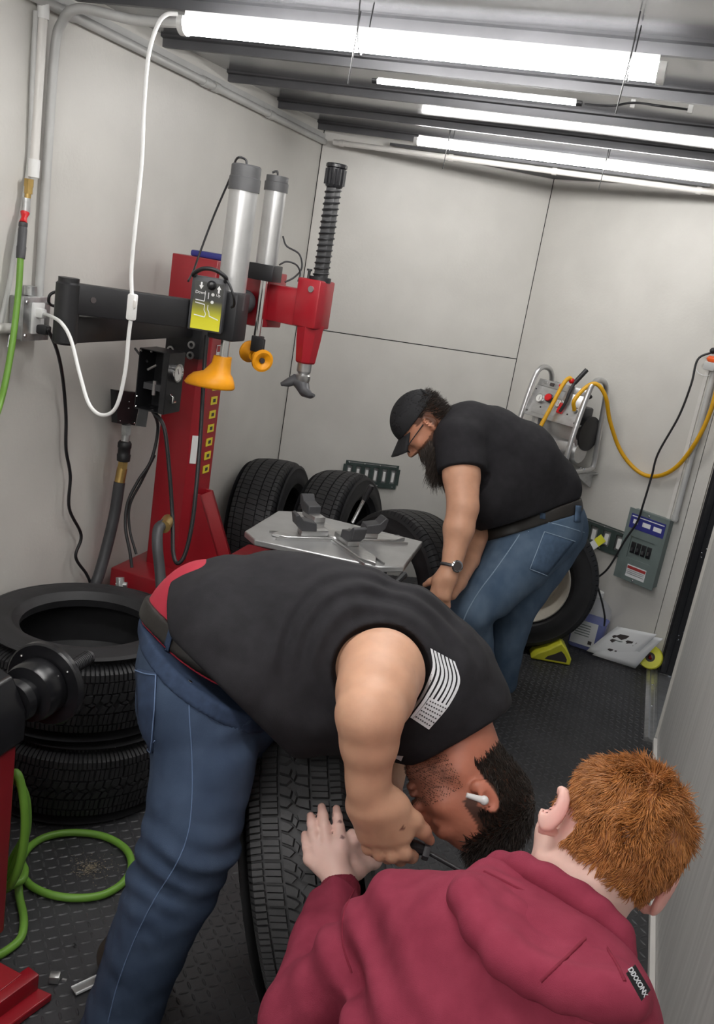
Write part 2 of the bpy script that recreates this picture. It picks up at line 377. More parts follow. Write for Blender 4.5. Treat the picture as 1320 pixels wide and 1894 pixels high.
# vertical air line
v0 = atx(85, 12, -1.635); v1 = atx(57, 325, -1.635); y_ = (v0[1]+v1[1])/2
al = pipe('air_line', 'white pipe down the left wall ending in a brass air fitting', [(-1.635, y_, 2.09), (-1.635, y_, v1[2])], .0125, 'white_pipe', [((-1.635, y_, 2.075), (0, 0, 1)), ((-1.635, y_, v1[2]+.02), (0, 0, 1))], 'white')
zz = lambda py: atx(50, py, -1.63)[2]
xa, ya = -1.63, atx(48, 370, -1.63)[1]
part(MB().lathe([(.0, zz(358)), (.0115, zz(358)), (.0115, zz(345)), (.013, zz(345)), (.013, zz(330)), (0, zz(330))], (xa, ya+.008, 0), seg=6).build('brass_fitting', 'brass', sharp=30), al)
part(MB().lathe([(0, zz(366)), (.0085, zz(366)), (.0085, zz(358)), (0, zz(358))], (xa, ya+.006, 0), seg=12).build('thread', 'brass'), al)
part(MB().lathe([(0, zz(396)), (.011, zz(396)), (.0105, zz(366)), (0, zz(366))], (xa, ya+.002, 0), seg=16).build('coupler', 'galv'), al)
gh = thing('air_hose', 'green air hose with black grip hanging from the brass fitting', 'hose', (xa, ya, zz(440)))
g0 = np.array([xa+.004, ya-.006, zz(394)]); g1 = atx(43, 412, -1.62); g2 = atx(38, 478, -1.61)
part(MB().tube([g0, (g0+g1)/2, g1], [.012, .007, .0105], 14).build('red_collar', 'redplastic'), gh)
part(MB().tube([g1, g1+(g2-g1)*.1, g1+(g2-g1)*.12, g1+(g2-g1)*.2, g1+(g2-g1)*.65, g1+(g2-g1)*.68, g2], [.0115, .0115, .0105, .0115, .0115, .0125, .0115], 14).build('grip', 'darkgrey'), gh)
part(tube('tube', [g2, atx(34, 540, -1.60), atx(22, 640, -1.58), atx(2, 740, -1.55), atx(-30, 830, -1.50), atx(-60, 930, -1.45), atx(-70, 1060, -1.40), atx(-60, 1200, -1.35)], .0085, 'green', seg=12), gh)
# grey bent conduit from roof to outlet
cz = atx(72, 560, -1.635); q0 = atz(322, 30, 2.09)
cb = pipe('conduit', 'grey bent pipe curving from the roof down to the outlet box', [(q0[0]+.02, q0[1]+.09, 2.10), (-1.45, q0[1]+.12, 2.10), (-1.56, cz[1]-.01, 2.095), (-1.62, cz[1], 2.06), (-1.636, cz[1], 1.98), (-1.637, cz[1], 1.7), (-1.637, cz[1], cz[2])], .0125, 'grey_pipe', n=8)
# outlet
ob = thing('outlet_box', 'galvanised outlet box with white receptacle on the left wall', 'outlet', (XL, cz[1], 1.30))
oc = np.array([-1.632, cz[1]-.045, 1.305])
part(MB().box(oc, (.042, .11, .115), bev=.003).build('box', 'galv'), ob)
part(MB().box(oc+[.024, 0, 0], (.006, .115, .12), bev=.002).build('cover_plate', 'galv'), ob)
part(MB().box(oc+[.030, 0.0, 0.002], (.008, .05, .085), bev=.003).build('receptacle', 'white'), ob)
part(MB().cyl(oc+[0, -.0, .06], oc+[0, 0, .085], .018, seg=12).build('connector', 'galv'), ob)
for dy, dz in ((-.045, .045), (.045, .045), (-.045, -.045), (.045, -.045)): part(MB().sphere(oc+[.028, dy, dz], .006, 8, (.6, 1, 1)).build('screw', 'steel'), ob)
part(MB().tube([oc+[.0, -.05, -.045], oc+[.0, -.07, -.05], oc+[.0, -.075, -.08]], .006, 8).build('clamp', 'galv'), ob)
hp = pipe('conduit', 'short white pipe running level into the outlet box', [(-1.637, 1.2, oc[2]-.03), (-1.637, oc[1]-.06, oc[2]-.03)], .0135, 'white_pipe')
# white lamp cord with switch
L1 = atz(330, 30, 2.07)
pl = oc+[.052, -.004, .018]
def P3(px, py, p): return np.array(p)
cw = thing('switch_cord', 'white power cord with inline switch looping from lamp to outlet', 'cord', pl)
part(MB().box(pl+[-.012, 0, 0], (.03, .024, .026), bev=.006).build('plug', 'white'), cw)
cpts = [pl, atd(92, 584, 2.36), atd(113, 597, 2.28), atd(131, 628, 2.27), atd(147, 690, 2.26), atd(165, 748, 2.24), atd(190, 768, 2.22), atd(215, 752, 2.20), atd(231, 690, 2.17), atd(238, 620, 2.14), atd(244, 568, 2.12), atd(243, 500, 2.11), atd(250, 420, 2.09), atd(262, 300, 2.07), atd(266, 200, 2.05), atd(275, 100, 2.03), atd(292, 45, 2.02), atd(308, 27, 2.02), atd(328, 26, 2.03)]
part(tube('cable', cpts, .0048, 'white', seg=8), cw)
sw = atd(244, 568, 2.12); part(MB().box(sw, (.02, .02, .062), bev=.005).build('switch', 'white'), cw)
part(MB().box(sw+[.010, -.006, .008], (.006, .008, .02), bev=.002).build('rocker', 'white_pipe'), cw)
# black cord from outlet
bc = thing('power_cord', 'black power cord drooping down the left wall from the outlet', 'cord', oc)
part(MB().box(oc+[.05, .003, -.026], (.034, .028, .026), bev=.006).build('plug', 'black'), bc)
part(tube('cable', [oc+[.06, .003, -.026], atx(90, 612, -1.56), atx(106, 650, -1.58), atx(116, 700, -1.62), atx(122, 770, -1.63), atx(122, 830, -1.63), atx(130, 880, -1.63), atx(128, 940, -1.63), atx(150, 990, -1.63), atx(140, 1030, -1.63), atx(160, 1062, -1.62), atx(168, 1085, -1.62), atx(172, 1130, -1.62)], .0052, 'black', seg=8), bc)

pipe('grey_tube', 'thin grey tube bowing down the left wall beside the air line', [atx(66, 20, -1.645), atx(60, 150, -1.645), atx(55, 290, -1.645), atx(44, 370, -1.645), atx(30, 450, -1.645), atx(14, 540, -1.645), atx(-4, 620, -1.645), atx(-20, 690, -1.645)], .007, 'grey_pipe', n=6, cat='cable')  # thin grey tube laid along the grey band left of the air line
# ================================================================== tyres
def tire_meshes(R=.345, w=.21, Wd=.245, Ri=.205, pattern='ht', seg=96, m='rubber', npitch=None, seed=1):
    dep = .009
    def crown(u):       # u = across / w, -.5...5
        a = abs(u); return R-.010*(2*a)**2-(max(0, a-.40)*w*1.9)**2/.03
    q = []
    h = Wd/2
    sw = [(Ri, -h*.62), (Ri-.004, -h*.80), (Ri+.012, -h*.90), (Ri+.018, -h*.96), (Ri+.030, -h*.985), (Ri+(R-Ri)*.40, -h), (Ri+(R-Ri)*.46, -h*.985), (Ri+(R-Ri)*.52, -h*.985), (Ri+(R-Ri)*.70, -h*.955), (Ri+(R-Ri)*.73, -h*.965), (Ri+(R-Ri)*.84, -h*.93)]
    us = np.linspace(-.5, .5, 13)
    tr = [(crown(u)-dep, u*w*1.0) for u in us]
    inn = [(R-.03, h*.60), (R-.022, 0), (R-.03, -h*.60), (Ri+(R-Ri)*.55, -h*.86), (Ri+.03, -h*.86)]
    prof = sw+tr+[(r, -z) for r, z in reversed(sw)]+[(Ri+.03, h*.86), (Ri+(R-Ri)*.55, h*.86)]+inn
    me_c = MB().lathe(prof, seg=seg, closed=True).build('carcass', m, sharp=28).data
    T = MB(); C = 2*PI*R
    def pos(s, wc, r): t = s/R; return (r*math.cos(t), r*math.sin(t), wc)
    def block(poly, inset=.0012):
        cx = sum(p[0] for p in poly)/len(poly); cw = sum(p[1] for p in poly)/len(poly); n = len(poly)
        rad = max(.004, min(math.hypot(p[0]-cx, p[1]-cw) for p in poly)); k = 1-inset/rad
        bot = [pos(p[0], p[1], crown(p[1]/w)-dep-.001) for p in poly]
        top = [pos(cx+(p[0]-cx)*k, cw+(p[1]-cw)*k, crown((cw+(p[1]-cw)*k)/w)) for p in poly]
        T.add(bot+top, [tuple(range(n, 2*n))]+[(i, (i+1) % n, n+(i+1) % n, n+i) for i in range(n)])
    def strip(s0, s1, w0, w1, nw, skew=0.):
        ws = np.linspace(w0, w1, nw+1); V = []; F = []
        for k, wc in enumerate(ws):
            o = skew*(wc-w0)
            rb = crown(wc/w)-dep-.001; rt = crown(wc/w)
            V += [pos(s0+o, wc, rb), pos(s0+o+.0008, wc, rt), pos(s1+o-.0008, wc, rt), pos(s1+o, wc, rb)]
        for k in range(nw):
            a, b = 4*k, 4*k+4
            F += [(a, a+1, b+1, b), (a+1, a+2, b+2, b+1), (a+2, a+3, b+3, b+2)]
        F += [(0, 1, 2, 3), (4*nw+3, 4*nw+2, 4*nw+1, 4*nw)]
        T.add(V, F)
    if pattern == 'ht':
        n1 = int(C/.0125); p = C/n1
        for i in range(n1):
            g = .0022 if i % 3 else .0035
            strip(i*p, (i+1)*p-g, -.5*w, -.315*w, 4); strip((i+.5)*p, (i+1.5)*p-g, .315*w, .5*w, 4)
        n2 = int(C/.040); p = C/n2
        for i in range(n2):
            for j in range(3):      # siped block
                a = i*p+j*(p-.004)/3; b = a+(p-.004)/3-.0009
                strip(a, b, -.295*w, -.155*w, 1, .12); strip(a+.02, b+.02, .155*w, .295*w, 1, .12)
        n3 = int(C/.044); p = C/n3; g = .0014
        A = .135*w
        for i in range(n3):     # zigzag diamonds between the middle grooves
            s0 = i*p
            block([(s0+g, -A), (s0+p*.5-g, -A), (s0+p*.72-g, -.035*w), (s0+p*.36, -.015*w), (s0+p*.16+g, -.06*w)])
            block([(s0+p*.5+g, -A), (s0+p-g, -A), (s0+p*1.12-g, -.07*w), (s0+p*.9, -.02*w), (s0+p*.74+g, -.045*w)])
            s1 = s0+p*.3
            block([(s1+p*.5-g, A), (s1+g, A), (s1-p*.16+g, .06*w), (s1+p*.1, .012*w), (s1+p*.40-g, .03*w)])
            block([(s1+p-g, A), (s1+p*.5+g, A), (s1+p*.42+g, .04*w), (s1+p*.70, .0*w), (s1+p*.86-g, .05*w)])
            block([(s0+p*.42+g, -.008*w), (s0+p*.78-g, -.03*w), (s0+p*.95, .0), (s0+p*.66, .025*w)])
    else:
        ribs = [(-.5, -.33), (-.31, -.13), (-.105, .105), (.13, .31), (.33, .5)]
        n1 = int(C/.024); p = C/n1
        for (a, b) in ribs:
            k = 4 if abs(a) == .5 or b == .5 else 2
            for i in range(n1): strip(i*p, (i+1)*p-(.0022 if (k == 4 and i % 2) else .0008), a*w, b*w, k, .22 if k == 2 else 0.)
    me_t = T.build('tread', m, sharp=30).data
    for nm in ('carcass', 'tread'):
        pass
    return me_c, me_t
for o in [o for o in bpy.data.objects if o.name.startswith('zz')]: pass
def place_tire(meshes, loc, axis, label, group=None, spin=0.):
    root = bpy.data.objects.new('tire', None); COL.objects.link(root); root.empty_display_size = .05
    R = frame_from(axis); m4 = Matrix.Identity(4)
    cs, sn = math.cos(spin), math.sin(spin); R = R@np.array([[cs, -sn, 0], [sn, cs, 0], [0, 0, 1]])
    for i in range(3):
        for j in range(3): m4[i][j] = float(R[i][j])
        m4[i][3] = float(loc[i])
    root.matrix_world = m4; tag(root, label, 'tire', group)
    for nm, me in zip(('carcass', 'tread'), meshes): newobj(nm, me, root)
    return root
def mk(**k):
    r = tire_meshes(**k)
    for o in [o for o in COL.objects if o.type == 'MESH' and o.parent is None and o.data in r]: bpy.data.objects.remove(o)
    return r
T_ht = mk(R=.308, w=.20, Wd=.25, Ri=.187)
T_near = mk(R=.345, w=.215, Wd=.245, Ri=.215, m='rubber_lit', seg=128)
T_road = mk(R=.335, w=.215, Wd=.24, Ri=.215, pattern='road')
G = 'loose tires standing along the front wall'
place_tire(T_ht, (-1.335, 2.09, .127), nrm((.01, .01, 1)), 'bottom tire of the stack, lying flat on the black floor', 'stacked tires by the balancer')
place_tire(T_ht, (-1.338, 2.08, .381), nrm((-.015, .02, 1)), 'top tire of the stack, its dark open hole facing up', 'stacked tires by the balancer', .6)
nt_ax = nrm((math.cos(.32)*math.cos(.3), math.sin(.32)*math.cos(.3), math.sin(.3))); NT_C = np.array([-.42, 1.63, .345*math.cos(.3)+.106*math.sin(.3)])
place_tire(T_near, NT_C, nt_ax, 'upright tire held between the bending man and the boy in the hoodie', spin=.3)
place_tire(T_road, (-1.47, 3.72, .337), nrm((.985, .10, .10)), 'upright tire leaning in the corner by the left wall', G)
place_tire(T_road, (-1.17, 3.83, .330), nrm((.97, -.05, .12)), 'upright tire under the wall rail, beside the corner tire', G, .4)
BT = np.array([-.735, 3.40, .338])
place_tire(T_road, BT, nrm((-.57, -.82, .06)), 'upright tire beside the turntable, held by the man in the cap', spin=.2)
# spare wheel
spw = thing('spare_wheel', 'worn trailer wheel with cream steel rim standing behind the man in the cap', 'wheel', (-.30, 4.05, .327))
ax = nrm((.10, -.985, .10)); Rs = frame_from(ax); m4 = Matrix.Identity(4)
for i in range(3):
    for j in range(3): m4[i][j] = float(Rs[i][j])
m4.translation = Vector((-.30, 4.05, .327)); spw.matrix_world = m4
T_sp = mk(R=.325, w=.165, Wd=.215, Ri=.195, pattern='road')
for nm, me in zip(('carcass', 'tread'), T_sp): newobj(nm, me, spw)
rim = MB().lathe([(.197, .095), (.192, .098), (.186, .09), (.182, .07), (.172, .055), (.165, .03), (.160, .012), (.150, .0), (.135, .008), (.115, .03), (.095, .036), (.075, .03), (.055, .028), (.045, .028), (.045, .0), (.05, -.02), (.16, -.04), (.17, -.09), (.197, -.095)], seg=48, closed=True).build('rim', 'rimwhite', spw, sharp=30)
for k in range(5):
    a = 2*PI*k/5+.35; p = np.array([.105*math.cos(a), .105*math.sin(a), .0295])
    MB().lathe([(.0, .001), (.017, .001), (.019, .004), (.016, .0065), (.015, .0055), (0, .0055)], p, seg=14).build('lug_hole', 'ink', rim)
MB().lathe([(.044, .02), (.044, .024), (0, .024)], seg=24).build('hub_bore', 'ink', rim)
# ================================================================== tyre changer
tc = thing('tire_changer', 'red tire changing machine with silver turntable and black swing arms', 'machine', (-1.2, 2.85, 0))
def tp(o, label=None):
    if label: o['label'] = label
    return part(o, tc)
# body under the turntable and foot of the column
tp(MB().box((-1.455, 2.80, .215), (.31, .36, .43), bev=.006).build('column_foot', 'red'))
tp(MB().box((-.99, 2.89, .26), (.62, .40, .44), bev=.01).build('body', 'red'))
tp(MB().box((-.99, 2.89, .02), (.64, .44, .04)).build('base', 'black'))
tp(MB().box((-.86, 2.86, .515), (.26, .24, .09), bev=.01).build('gearbox', 'darkgrey'))
tp(MB().cyl((-.885, 2.885, .5), (-.885, 2.885, .64), .085, seg=24).build('turntable_hub', 'steel'))
cb_ = MB()
for dx, dy in ((.12, -.14), (.17, -.06), (.10, .02)): cb_.cyl((-.78+dx*.5, 2.80+dy, .50), (-.78+dx*.5, 2.80+dy, .60), .028, seg=12)
tp(cb_.build('clamp_cylinder', 'steel'))
tp(MB().box((-.69, 2.74, .55), (.07, .07, .12), bev=.004).build('valve_block', 'steel'))
# column
cx, cy = -1.475, 2.825
tp(MB().prism([(-.075, -.07), (.045, -.07), (.075, -.045), (.075, .07), (-.075, .07)], .42, 1.30, None, (cx, cy, 0)).build('column', 'red', bevel=.004))
tp(MB().box((cx-.002, cy, 1.43), (.17, .165, .19), bev=.004).build('column_head', 'red'))
tp(MB().box((cx+.02, cy+.01, 1.535), (.13, .10, .02), bev=.006).build('control_cap', 'blue_label'))
# gusset plate at the foot of the column, sloping toward the turntable
Rg = np.array([[1, 0, 0], [0, 0, -1], [0, 1, 0]])
tp(MB().prism([(.075, .42), (.075, .72), (.10, .72), (.235, .43), (.235, .42)], .0, .012, Rg, (cx, cy-.04, 0)).build('gusset', 'red'))
tp(MB().prism([(.075, .42), (.075, .72), (.10, .72), (.235, .43), (.235, .42)], .0, .012, Rg, (cx, cy+.05, 0)).build('gusset', 'red'))
tp(MB().add([(cx+.10, cy-.052, .72), (cx+.235, cy-.052, .43), (cx+.235, cy+.05, .43), (cx+.10, cy+.05, .72)], [(0, 1, 2, 3)]).build('gusset_cover', 'red', smooth=False))
# decals on the column's side
dec = [(.735, .75, 'white'), (1.13, 1.17, 'white'), (1.175, 1.195, 'red_label')]
for k in range(7):
    z = .80+k*.05; tp(MB().box((cx+.0765, cy+.02, z), (.002, .045, .028)).build('warning_label', 'yel_label', smooth=False))
    tp(MB().box((cx+.078, cy+.02, z), (.001, .018, .012)).build('warning_print', 'ink', smooth=False))
tp(MB().box((cx+.0765, cy+.02, 1.20), (.002, .05, .09)).build('warning_label', 'white', smooth=False))
tp(MB().box((cx+.078, cy+.02, 1.232), (.001, .048, .02)).build('warning_print', 'red_label', smooth=False))
tp(MB().box((cx+.078, cy+.02, 1.185), (.001, .02, .02)).build('warning_print', 'ink', smooth=False))
tp(MB().box((cx+.062, cy-.0600, .88), (.022, .0015, .10), R=Matrix.Rotation(.7, 3, 'Z')).build('stripe_label', 'white', smooth=False))
# main arm (red): horizontal box from column head to spindle housing
def apx(px, py, D): return atd(px, py, D)
a0 = np.array([-1.40, 2.80, 1.40]); sp = atd(580, 560, 2.86)       # spindle housing
az = 1.435
d2 = nrm(np.array([sp[0]-cx, sp[1]-cy, 0])); n2_ = np.array([-d2[1], d2[0], 0]); Ra = np.stack([d2, n2_, np.array([0, 0, 1.])], 1)
Larm = np.hypot(sp[0]-cx, sp[1]-cy)
def arm(u, v, z): return np.array([cx, cy, 0])+d2*u+n2_*v+np.array([0, 0, z])
tp(MB().box(arm(.12, 0, 1.42), (.26, .10, .16), Ra, bev=.004).build('arm_sleeve', 'red'))
tp(MB().box(arm((.10+Larm)/2+.015, 0, 1.425), (Larm-.06, .075, .115), Ra, bev=.004).build('arm', 'red'))
tp(MB().box(arm(.235, 0, 1.43), (.11, .115, .175), Ra, bev=.004).build('arm_clamp', 'red'))
knob = arm(.235, -.062, 1.415); tp(MB().lathe([(0, 0), (.018, 0), (.018, .012), (.036, .014), (.038, .02), (.038, .036), (.034, .042), (.012, .042), (.010, .038), (0, .038)], knob, -n2_, 20).build('lock_knob', 'darkgrey'))
tp(MB().box(arm(Larm, 0, 1.445), (.085, .09, .15), Ra, bev=.005).build('spindle_head', 'red'))
tp(MB().lathe([(0, 1.255), (.030, 1.255), (.034, 1.26), (.042, 1.33), (.046, 1.38), (0, 1.38)], arm(Larm, 0, 0), seg=8).build('spindle_housing', 'red', sharp=30))
tp(MB().cyl(arm(Larm-.02, -.02, 1.52), arm(Larm-.02, -.02, 1.545), .005, seg=8).build('bolt', 'black')); tp(MB().cyl(arm(Larm-.02, -.02, 1.543), arm(Larm-.02, -.02, 1.549), .009, seg=8).build('bolt_head', 'black'))
tp(MB().cyl(arm(Larm+.012, -.044, 1.49), arm(Larm+.012, -.05, 1.49), .01, seg=10).build('set_screw', 'steel'))
# spindle bar with spring, and cap
su = Larm+.012
tp(MB().box(arm(su, 0, 1.66), (.034, .034, .31), Ra, bev=.003).build('spindle_bar', 'capgrey'))
tt = np.linspace(0, 15.5, 15*16); sprg = [arm(su+.024*math.cos(t*2*PI), .024*math.sin(t*2*PI), 1.525+.275*(t/15.5)) for t in tt]
tp(MB().tube(sprg, .0028, 6).build('spring', 'black'))
tp(MB().lathe([(0, 1.515), (.034, 1.515), (.034, 1.53), (0, 1.53)], arm(su, 0, 0), seg=16).build('spring_seat', 'black'))
cap = MB().lathe([(0, 1.80), (.025, 1.80), (.028, 1.806), (.028, 1.855), (.033, 1.858), (.033, 1.866), (.029, 1.869), (0, 1.869)], arm(su, 0, 0), seg=24).build('spindle_cap', 'blackgloss'); tp(cap)
for k in range(12):
    a = 2*PI*k/12; rib = MB().box(arm(su+.0285*math.cos(a), .0285*math.sin(a), 1.83), (.006, .006, .046), Ra).build('grip_rib', 'black'); rib.parent = cap
# mount head
tp(MB().lathe([(0, 1.19), (.02, 1.19), (.024, 1.20), (.024, 1.215), (.018, 1.22), (.024, 1.228), (.024, 1.256), (0, 1.256)], arm(Larm, 0, 0), seg=20).build('hex_bar_end', 'steel'))
mh = MB(); hp_ = arm(Larm, 0, 1.182)
mh.tube([hp_+[-.065, -.02, -.008], hp_+[-.045, -.015, 0.0], hp_+[-.03, 0, .012], hp_+[0, 0, .005], hp_+[.02, -.015, -.018], hp_+[.05, -.035, -.022], hp_+[.062, -.04, -.018]], [.006, .014, .02, .026, .018, .01, .005], 10)
tp(mh.build('mount_head', 'darkgrey', sharp=50), 'dark duck-bill mount head')
# helper arm: two black links folding at a hinge near the outlet
hg = np.array([-1.47, 2.065, 1.355])
tp(MB().lathe([(0, 1.262), (.026, 1.262), (.032, 1.268), (.032, 1.42), (.027, 1.425), (.027, 1.436), (0, 1.436)], (hg[0], hg[1], 0), seg=20).build('hinge_post', 'black'))
def bar(name, a, b, w, h, m='black'):
    a = np.array(a); b = np.array(b); d = nrm(b-a); n = nrm(np.cross((0, 0, 1.), d)); u = np.cross(d, n)
    return tp(MB().box((a+b)/2, (np.linalg.norm(b-a), w, h), np.stack([d, n, u], 1), bev=.003).build(name, m))
lo_end = np.array([cx+.02, cy-.11, 1.305]); bar('lower_link', (hg[0], hg[1], 1.302), lo_end, .045, .07)
c1 = atd(424, 575, 2.62)      # press cylinder centre at the bracket
up_end = np.array([c1[0]-.03, c1[1]-.01, 1.375]); bar('upper_link', (hg[0], hg[1], 1.385), up_end, .045, .08)
tp(MB().cyl((-1.43, 2.11, 1.385), (-1.415, 2.10, 1.387), .008, seg=10).build('grommet', 'ink'))
tp(MB().box((cx+.01, cy-.095, 1.265), (.13, .06, .13), bev=.004).build('arm_bracket', 'black'))
for (dx, dz) in ((.045, -.01), (.045, -.045), (-.03, -.04)):
    b_ = np.array([cx+dx, cy-.127, 1.255+dz]); tp(MB().lathe([(.007, 0), (.013, 0), (.013, .006), (.007, .006)], b_, (0, -1, 0), 16, closed=True).build('washer', 'steel'))
# press cylinder 1 (silver) with caps, rod and yellow press foot
vz = np.array([0, 0, 1.])
def V3(p, z): return np.array([p[0], p[1], z])
def zpx(p, py):        # height of a pixel row on the vertical through p
    zs = np.linspace(0, 2.2, 2201); Q = np.stack([np.full_like(zs, p[0]), np.full_like(zs, p[1]), zs-CAMH], 1); pr = H/2-FPX*(Q@CU)/(Q@CF); return zs[np.argmin(abs(pr-py))]
z_t, z_c, z_b = zpx(c1, 308), zpx(c1, 350), zpx(c1, 545)
tp(MB().lathe([(0, z_b-.12), (.040, z_b-.12), (.040, z_b-.02), (0, z_b-.02)], (c1[0], c1[1], 0), seg=24).build('cylinder_mount', 'black'))
tp(MB().box((c1[0], c1[1], z_b-.06), (.085, .085, .14), bev=.006).build('mount_block', 'black'))
tp(MB().lathe([(0, z_b-.03), (.0405, z_b-.03), (.0405, z_c), (0, z_c)], (c1[0], c1[1], 0), seg=32).build('press_cylinder', 'silver'))
tp(MB().lathe([(0, z_b-.04), (.043, z_b-.04), (.043, z_b+.01), (0, z_b+.01)], (c1[0], c1[1], 0), seg=32).build('cylinder_collar', 'capgrey'))
tp(MB().lathe([(0, z_c-.005), (.0445, z_c-.005), (.0445, z_c+.03), (.042, z_c+.032), (.042, z_t), (.038, z_t+.004), (0, z_t+.004)], (c1[0], c1[1], 0), seg=32).build('cylinder_cap', 'capgrey'))
zr = zpx(c1, 662); zf = zpx(c1, 717)
tp(MB().cyl(V3(c1, zr-.01), V3(c1, z_b-.1), .0135, seg=20).build('piston_rod', 'chrome'))
ft = MB(); fc = c1; ex = CR*1.0; ex = nrm([ex[0], ex[1], 0]); ey = np.cross(vz, ex)
Vf = []; nf = 18
for (zz_, rx, ry, off) in ((zr+.004, .024, .022, 0), (zr-.02, .026, .024, -.002), (zr-.045, .036, .034, -.010), (zf+.035, .052, .042, -.018), (zf+.02, .062, .048, -.022), (zf+.004, .068, .05, -.024), (zf-.002, .064, .046, -.024)):
    for k in range(nf):
        a = 2*PI*k/nf; sx = rx*math.cos(a); 
        if math.cos(a) < 0: sx *= 1.25
        sy = ry*math.sin(a)*(1-.35*max(0, -math.cos(a)))
        p = np.array([c1[0], c1[1], zz_])+ex*(off+sx)+ey*sy; Vf.append(p)
Ff = [(i*nf+k, i*nf+(k+1) % nf, (i+1)*nf+(k+1) % nf, (i+1)*nf+k) for i in range(6) for k in range(nf)]+[tuple(range(nf)), tuple(6*nf+k for k in range(nf))]
tp(MB().add(Vf, Ff).build('press_foot', 'yellow', sharp=60), 'yellow plastic press foot')
# second cylinder with roller
c2 = atd(500, 430, 2.80); zt2, zc2, zb2 = zpx(c2, 326), zpx(c2, 352), zpx(c2, 497)
tp(MB().lathe([(0, zb2), (.0335, zb2), (.0335, zc2), (0, zc2)], (c2[0], c2[1], 0), seg=28).build('roller_cylinder', 'silver'))
tp(MB().lathe([(0, zc2-.004), (.037, zc2-.004), (.037, zc2+.022), (.034, zc2+.024), (.034, zt2), (0, zt2+.003)], (c2[0], c2[1], 0), seg=28).build('cylinder_cap', 'capgrey'))
tp(MB().box((c2[0], c2[1], zb2-.012), (.085, .075, .05), bev=.003).build('cylinder_base', 'black'))
r2 = atd(484, 610, 2.80); tp(MB().cyl(V3(c2+[.0, 0, 0], zpx(c2, 622)), V3(c2, zb2-.02), .012, seg=16).build('piston_rod', 'chrome'))
zw = zpx(c2, 655)
tp(MB().box((c2[0]+.004, c2[1], zw+.035), (.034, .03, .05), bev=.003).build('roller_fork', 'black')); tp(MB().box((c2[0]+.02, c2[1]-.012, zw+.012), (.03, .012, .085), bev=.003).build('roller_bracket', 'black'))
rax = nrm((.72, -.62, -.12)); rc = np.array([c2[0]+.005, c2[1], zw-.005])
for sgn in (-1, 1):
    pr = [(0, .010), (.020, .010), (.021, .022), (.033, .045), (.036, .048), (.036, .055), (.028, .057), (.012, .050), (.009, .046), (0, .046)]
    tp(MB().lathe(pr, rc, rax*sgn, 24).build('roller', 'yellow'), 'yellow plastic roller')
tp(MB().cyl(rc-rax*.05, rc+rax*.0535, .0085, seg=12).build('roller_axle', 'ink'))
# control box with printed panel
kb = atd(385, 562, 2.555); kx = nrm(CR*np.array([1, 1, 0])+np.array([0, .0, 0])); kn = nrm(np.cross(kx, vz)); Rk = np.stack([kx, -kn, vz], 1)
zk0, zk1 = zpx(kb, 612), zpx(kb, 513); hk = zk1-zk0; kc = V3(kb, (zk0+zk1)/2); wk = .096
tp(MB().box(kc, (wk, .05, hk), Rk, bev=.003).build('control_box', 'darkgrey'))
fo = kc+kn*.0262
def kp(u, v, o=.0): return fo+kx*u*wk/2+vz*v*hk/2+kn*o
nst = 14
mat('panelprint', (.05, .05, .05), .45)
_m = MATS['panelprint']; nt = _m.node_tree
_tc = nt.nodes.new('ShaderNodeTexCoord'); _sp = nt.nodes.new('ShaderNodeSeparateXYZ'); nt.links.new(_tc.outputs['Generated'], _sp.inputs[0])
_rp = nt.nodes.new('ShaderNodeValToRGB'); _e = _rp.color_ramp.elements
_e[0].position = .0; _e[0].color = (*s2l(214, 208, 40), 1); _e[1].position = .62; _e[1].color = (*s2l(60, 60, 58), 1)
_n = _e.new(.22); _n.color = (*s2l(206, 200, 20), 1); _n = _e.new(.42); _n.color = (*s2l(150, 148, 40), 1)
nt.links.new(_sp.outputs[2], _rp.inputs[0]); nt.links.new(_rp.outputs[0], nt.nodes['Principled BSDF'].inputs['Base Color'])
cpn = MB().box(kp(.03, -.05, .0008), (wk*.86, .0016, hk*.88), Rk).build('control_panel', 'panelprint', smooth=False); tp(cpn)
def kq(name, pts, m='white', th=.0011):
    V = [kp(u, v, .0018) for u, v in pts]; o = tp(MB().add(V, [tuple(range(len(V)))]).build(name, m, smooth=False)); return o
for (u, s_) in ((-.42, -1), (.62, 1)):
    v0 = .68 if s_ < 0 else .62
    kq('arrow_print', [(u-.05, v0+.12*-s_), (u+.05, v0+.12*-s_), (u+.05, v0), (u+.13, v0), (u, v0+s_*.14), (u-.13, v0), (u-.05, v0)] if s_ < 0 else [(u-.05, v0-.14), (u+.05, v0-.14), (u+.05, v0), (u+.13, v0), (u, v0+.14), (u-.13, v0), (u-.05, v0)])
tp(text('lettering', 'Down', .012, kp(-.42, .42, .002), kx, vz, 'white')); tp(text('lettering', 'Up', .010, kp(.62, .40, .002), kx, vz, 'white'))
def kline(pts, w=.018): 
    for (a, b) in zip(pts[:-1], pts[1:]):
        d = np.array(b)-np.array(a); n = np.array([-d[1], d[0]])/max(1e-6, np.linalg.norm(d))*w; a = np.array(a); b = np.array(b)
        kq('line_print', [a-n, b-n, b+n, a+n], 'paper')
kline([(-.15, .5), (-.15, .12), (-.68, .14)]); kline([(-.68, .04), (-.12, .0), (-.12, -.2), (0, -.34), (-.05, -.46), (-.68, -.42)])
kline([(.05, .46), (.05, .22)], .025); kline([(.08, 0), (.08, -.16), (.18, -.26), (.22, -.4), (.75, -.5)])
for v in (.40, .12): tp(MB().lathe([(0, 0), (.005, 0), (.004, .003), (0, .003)], kp(.3, v, .001), kn, 12).build('push_button', 'white'))
tp(MB().lathe([(0, 0), (.013, 0), (.013, .008), (.0085, .01), (.0085, .02), (0, .022)], kp(.18, .74, .0), kn, 18).build('joystick', 'blackgloss'))
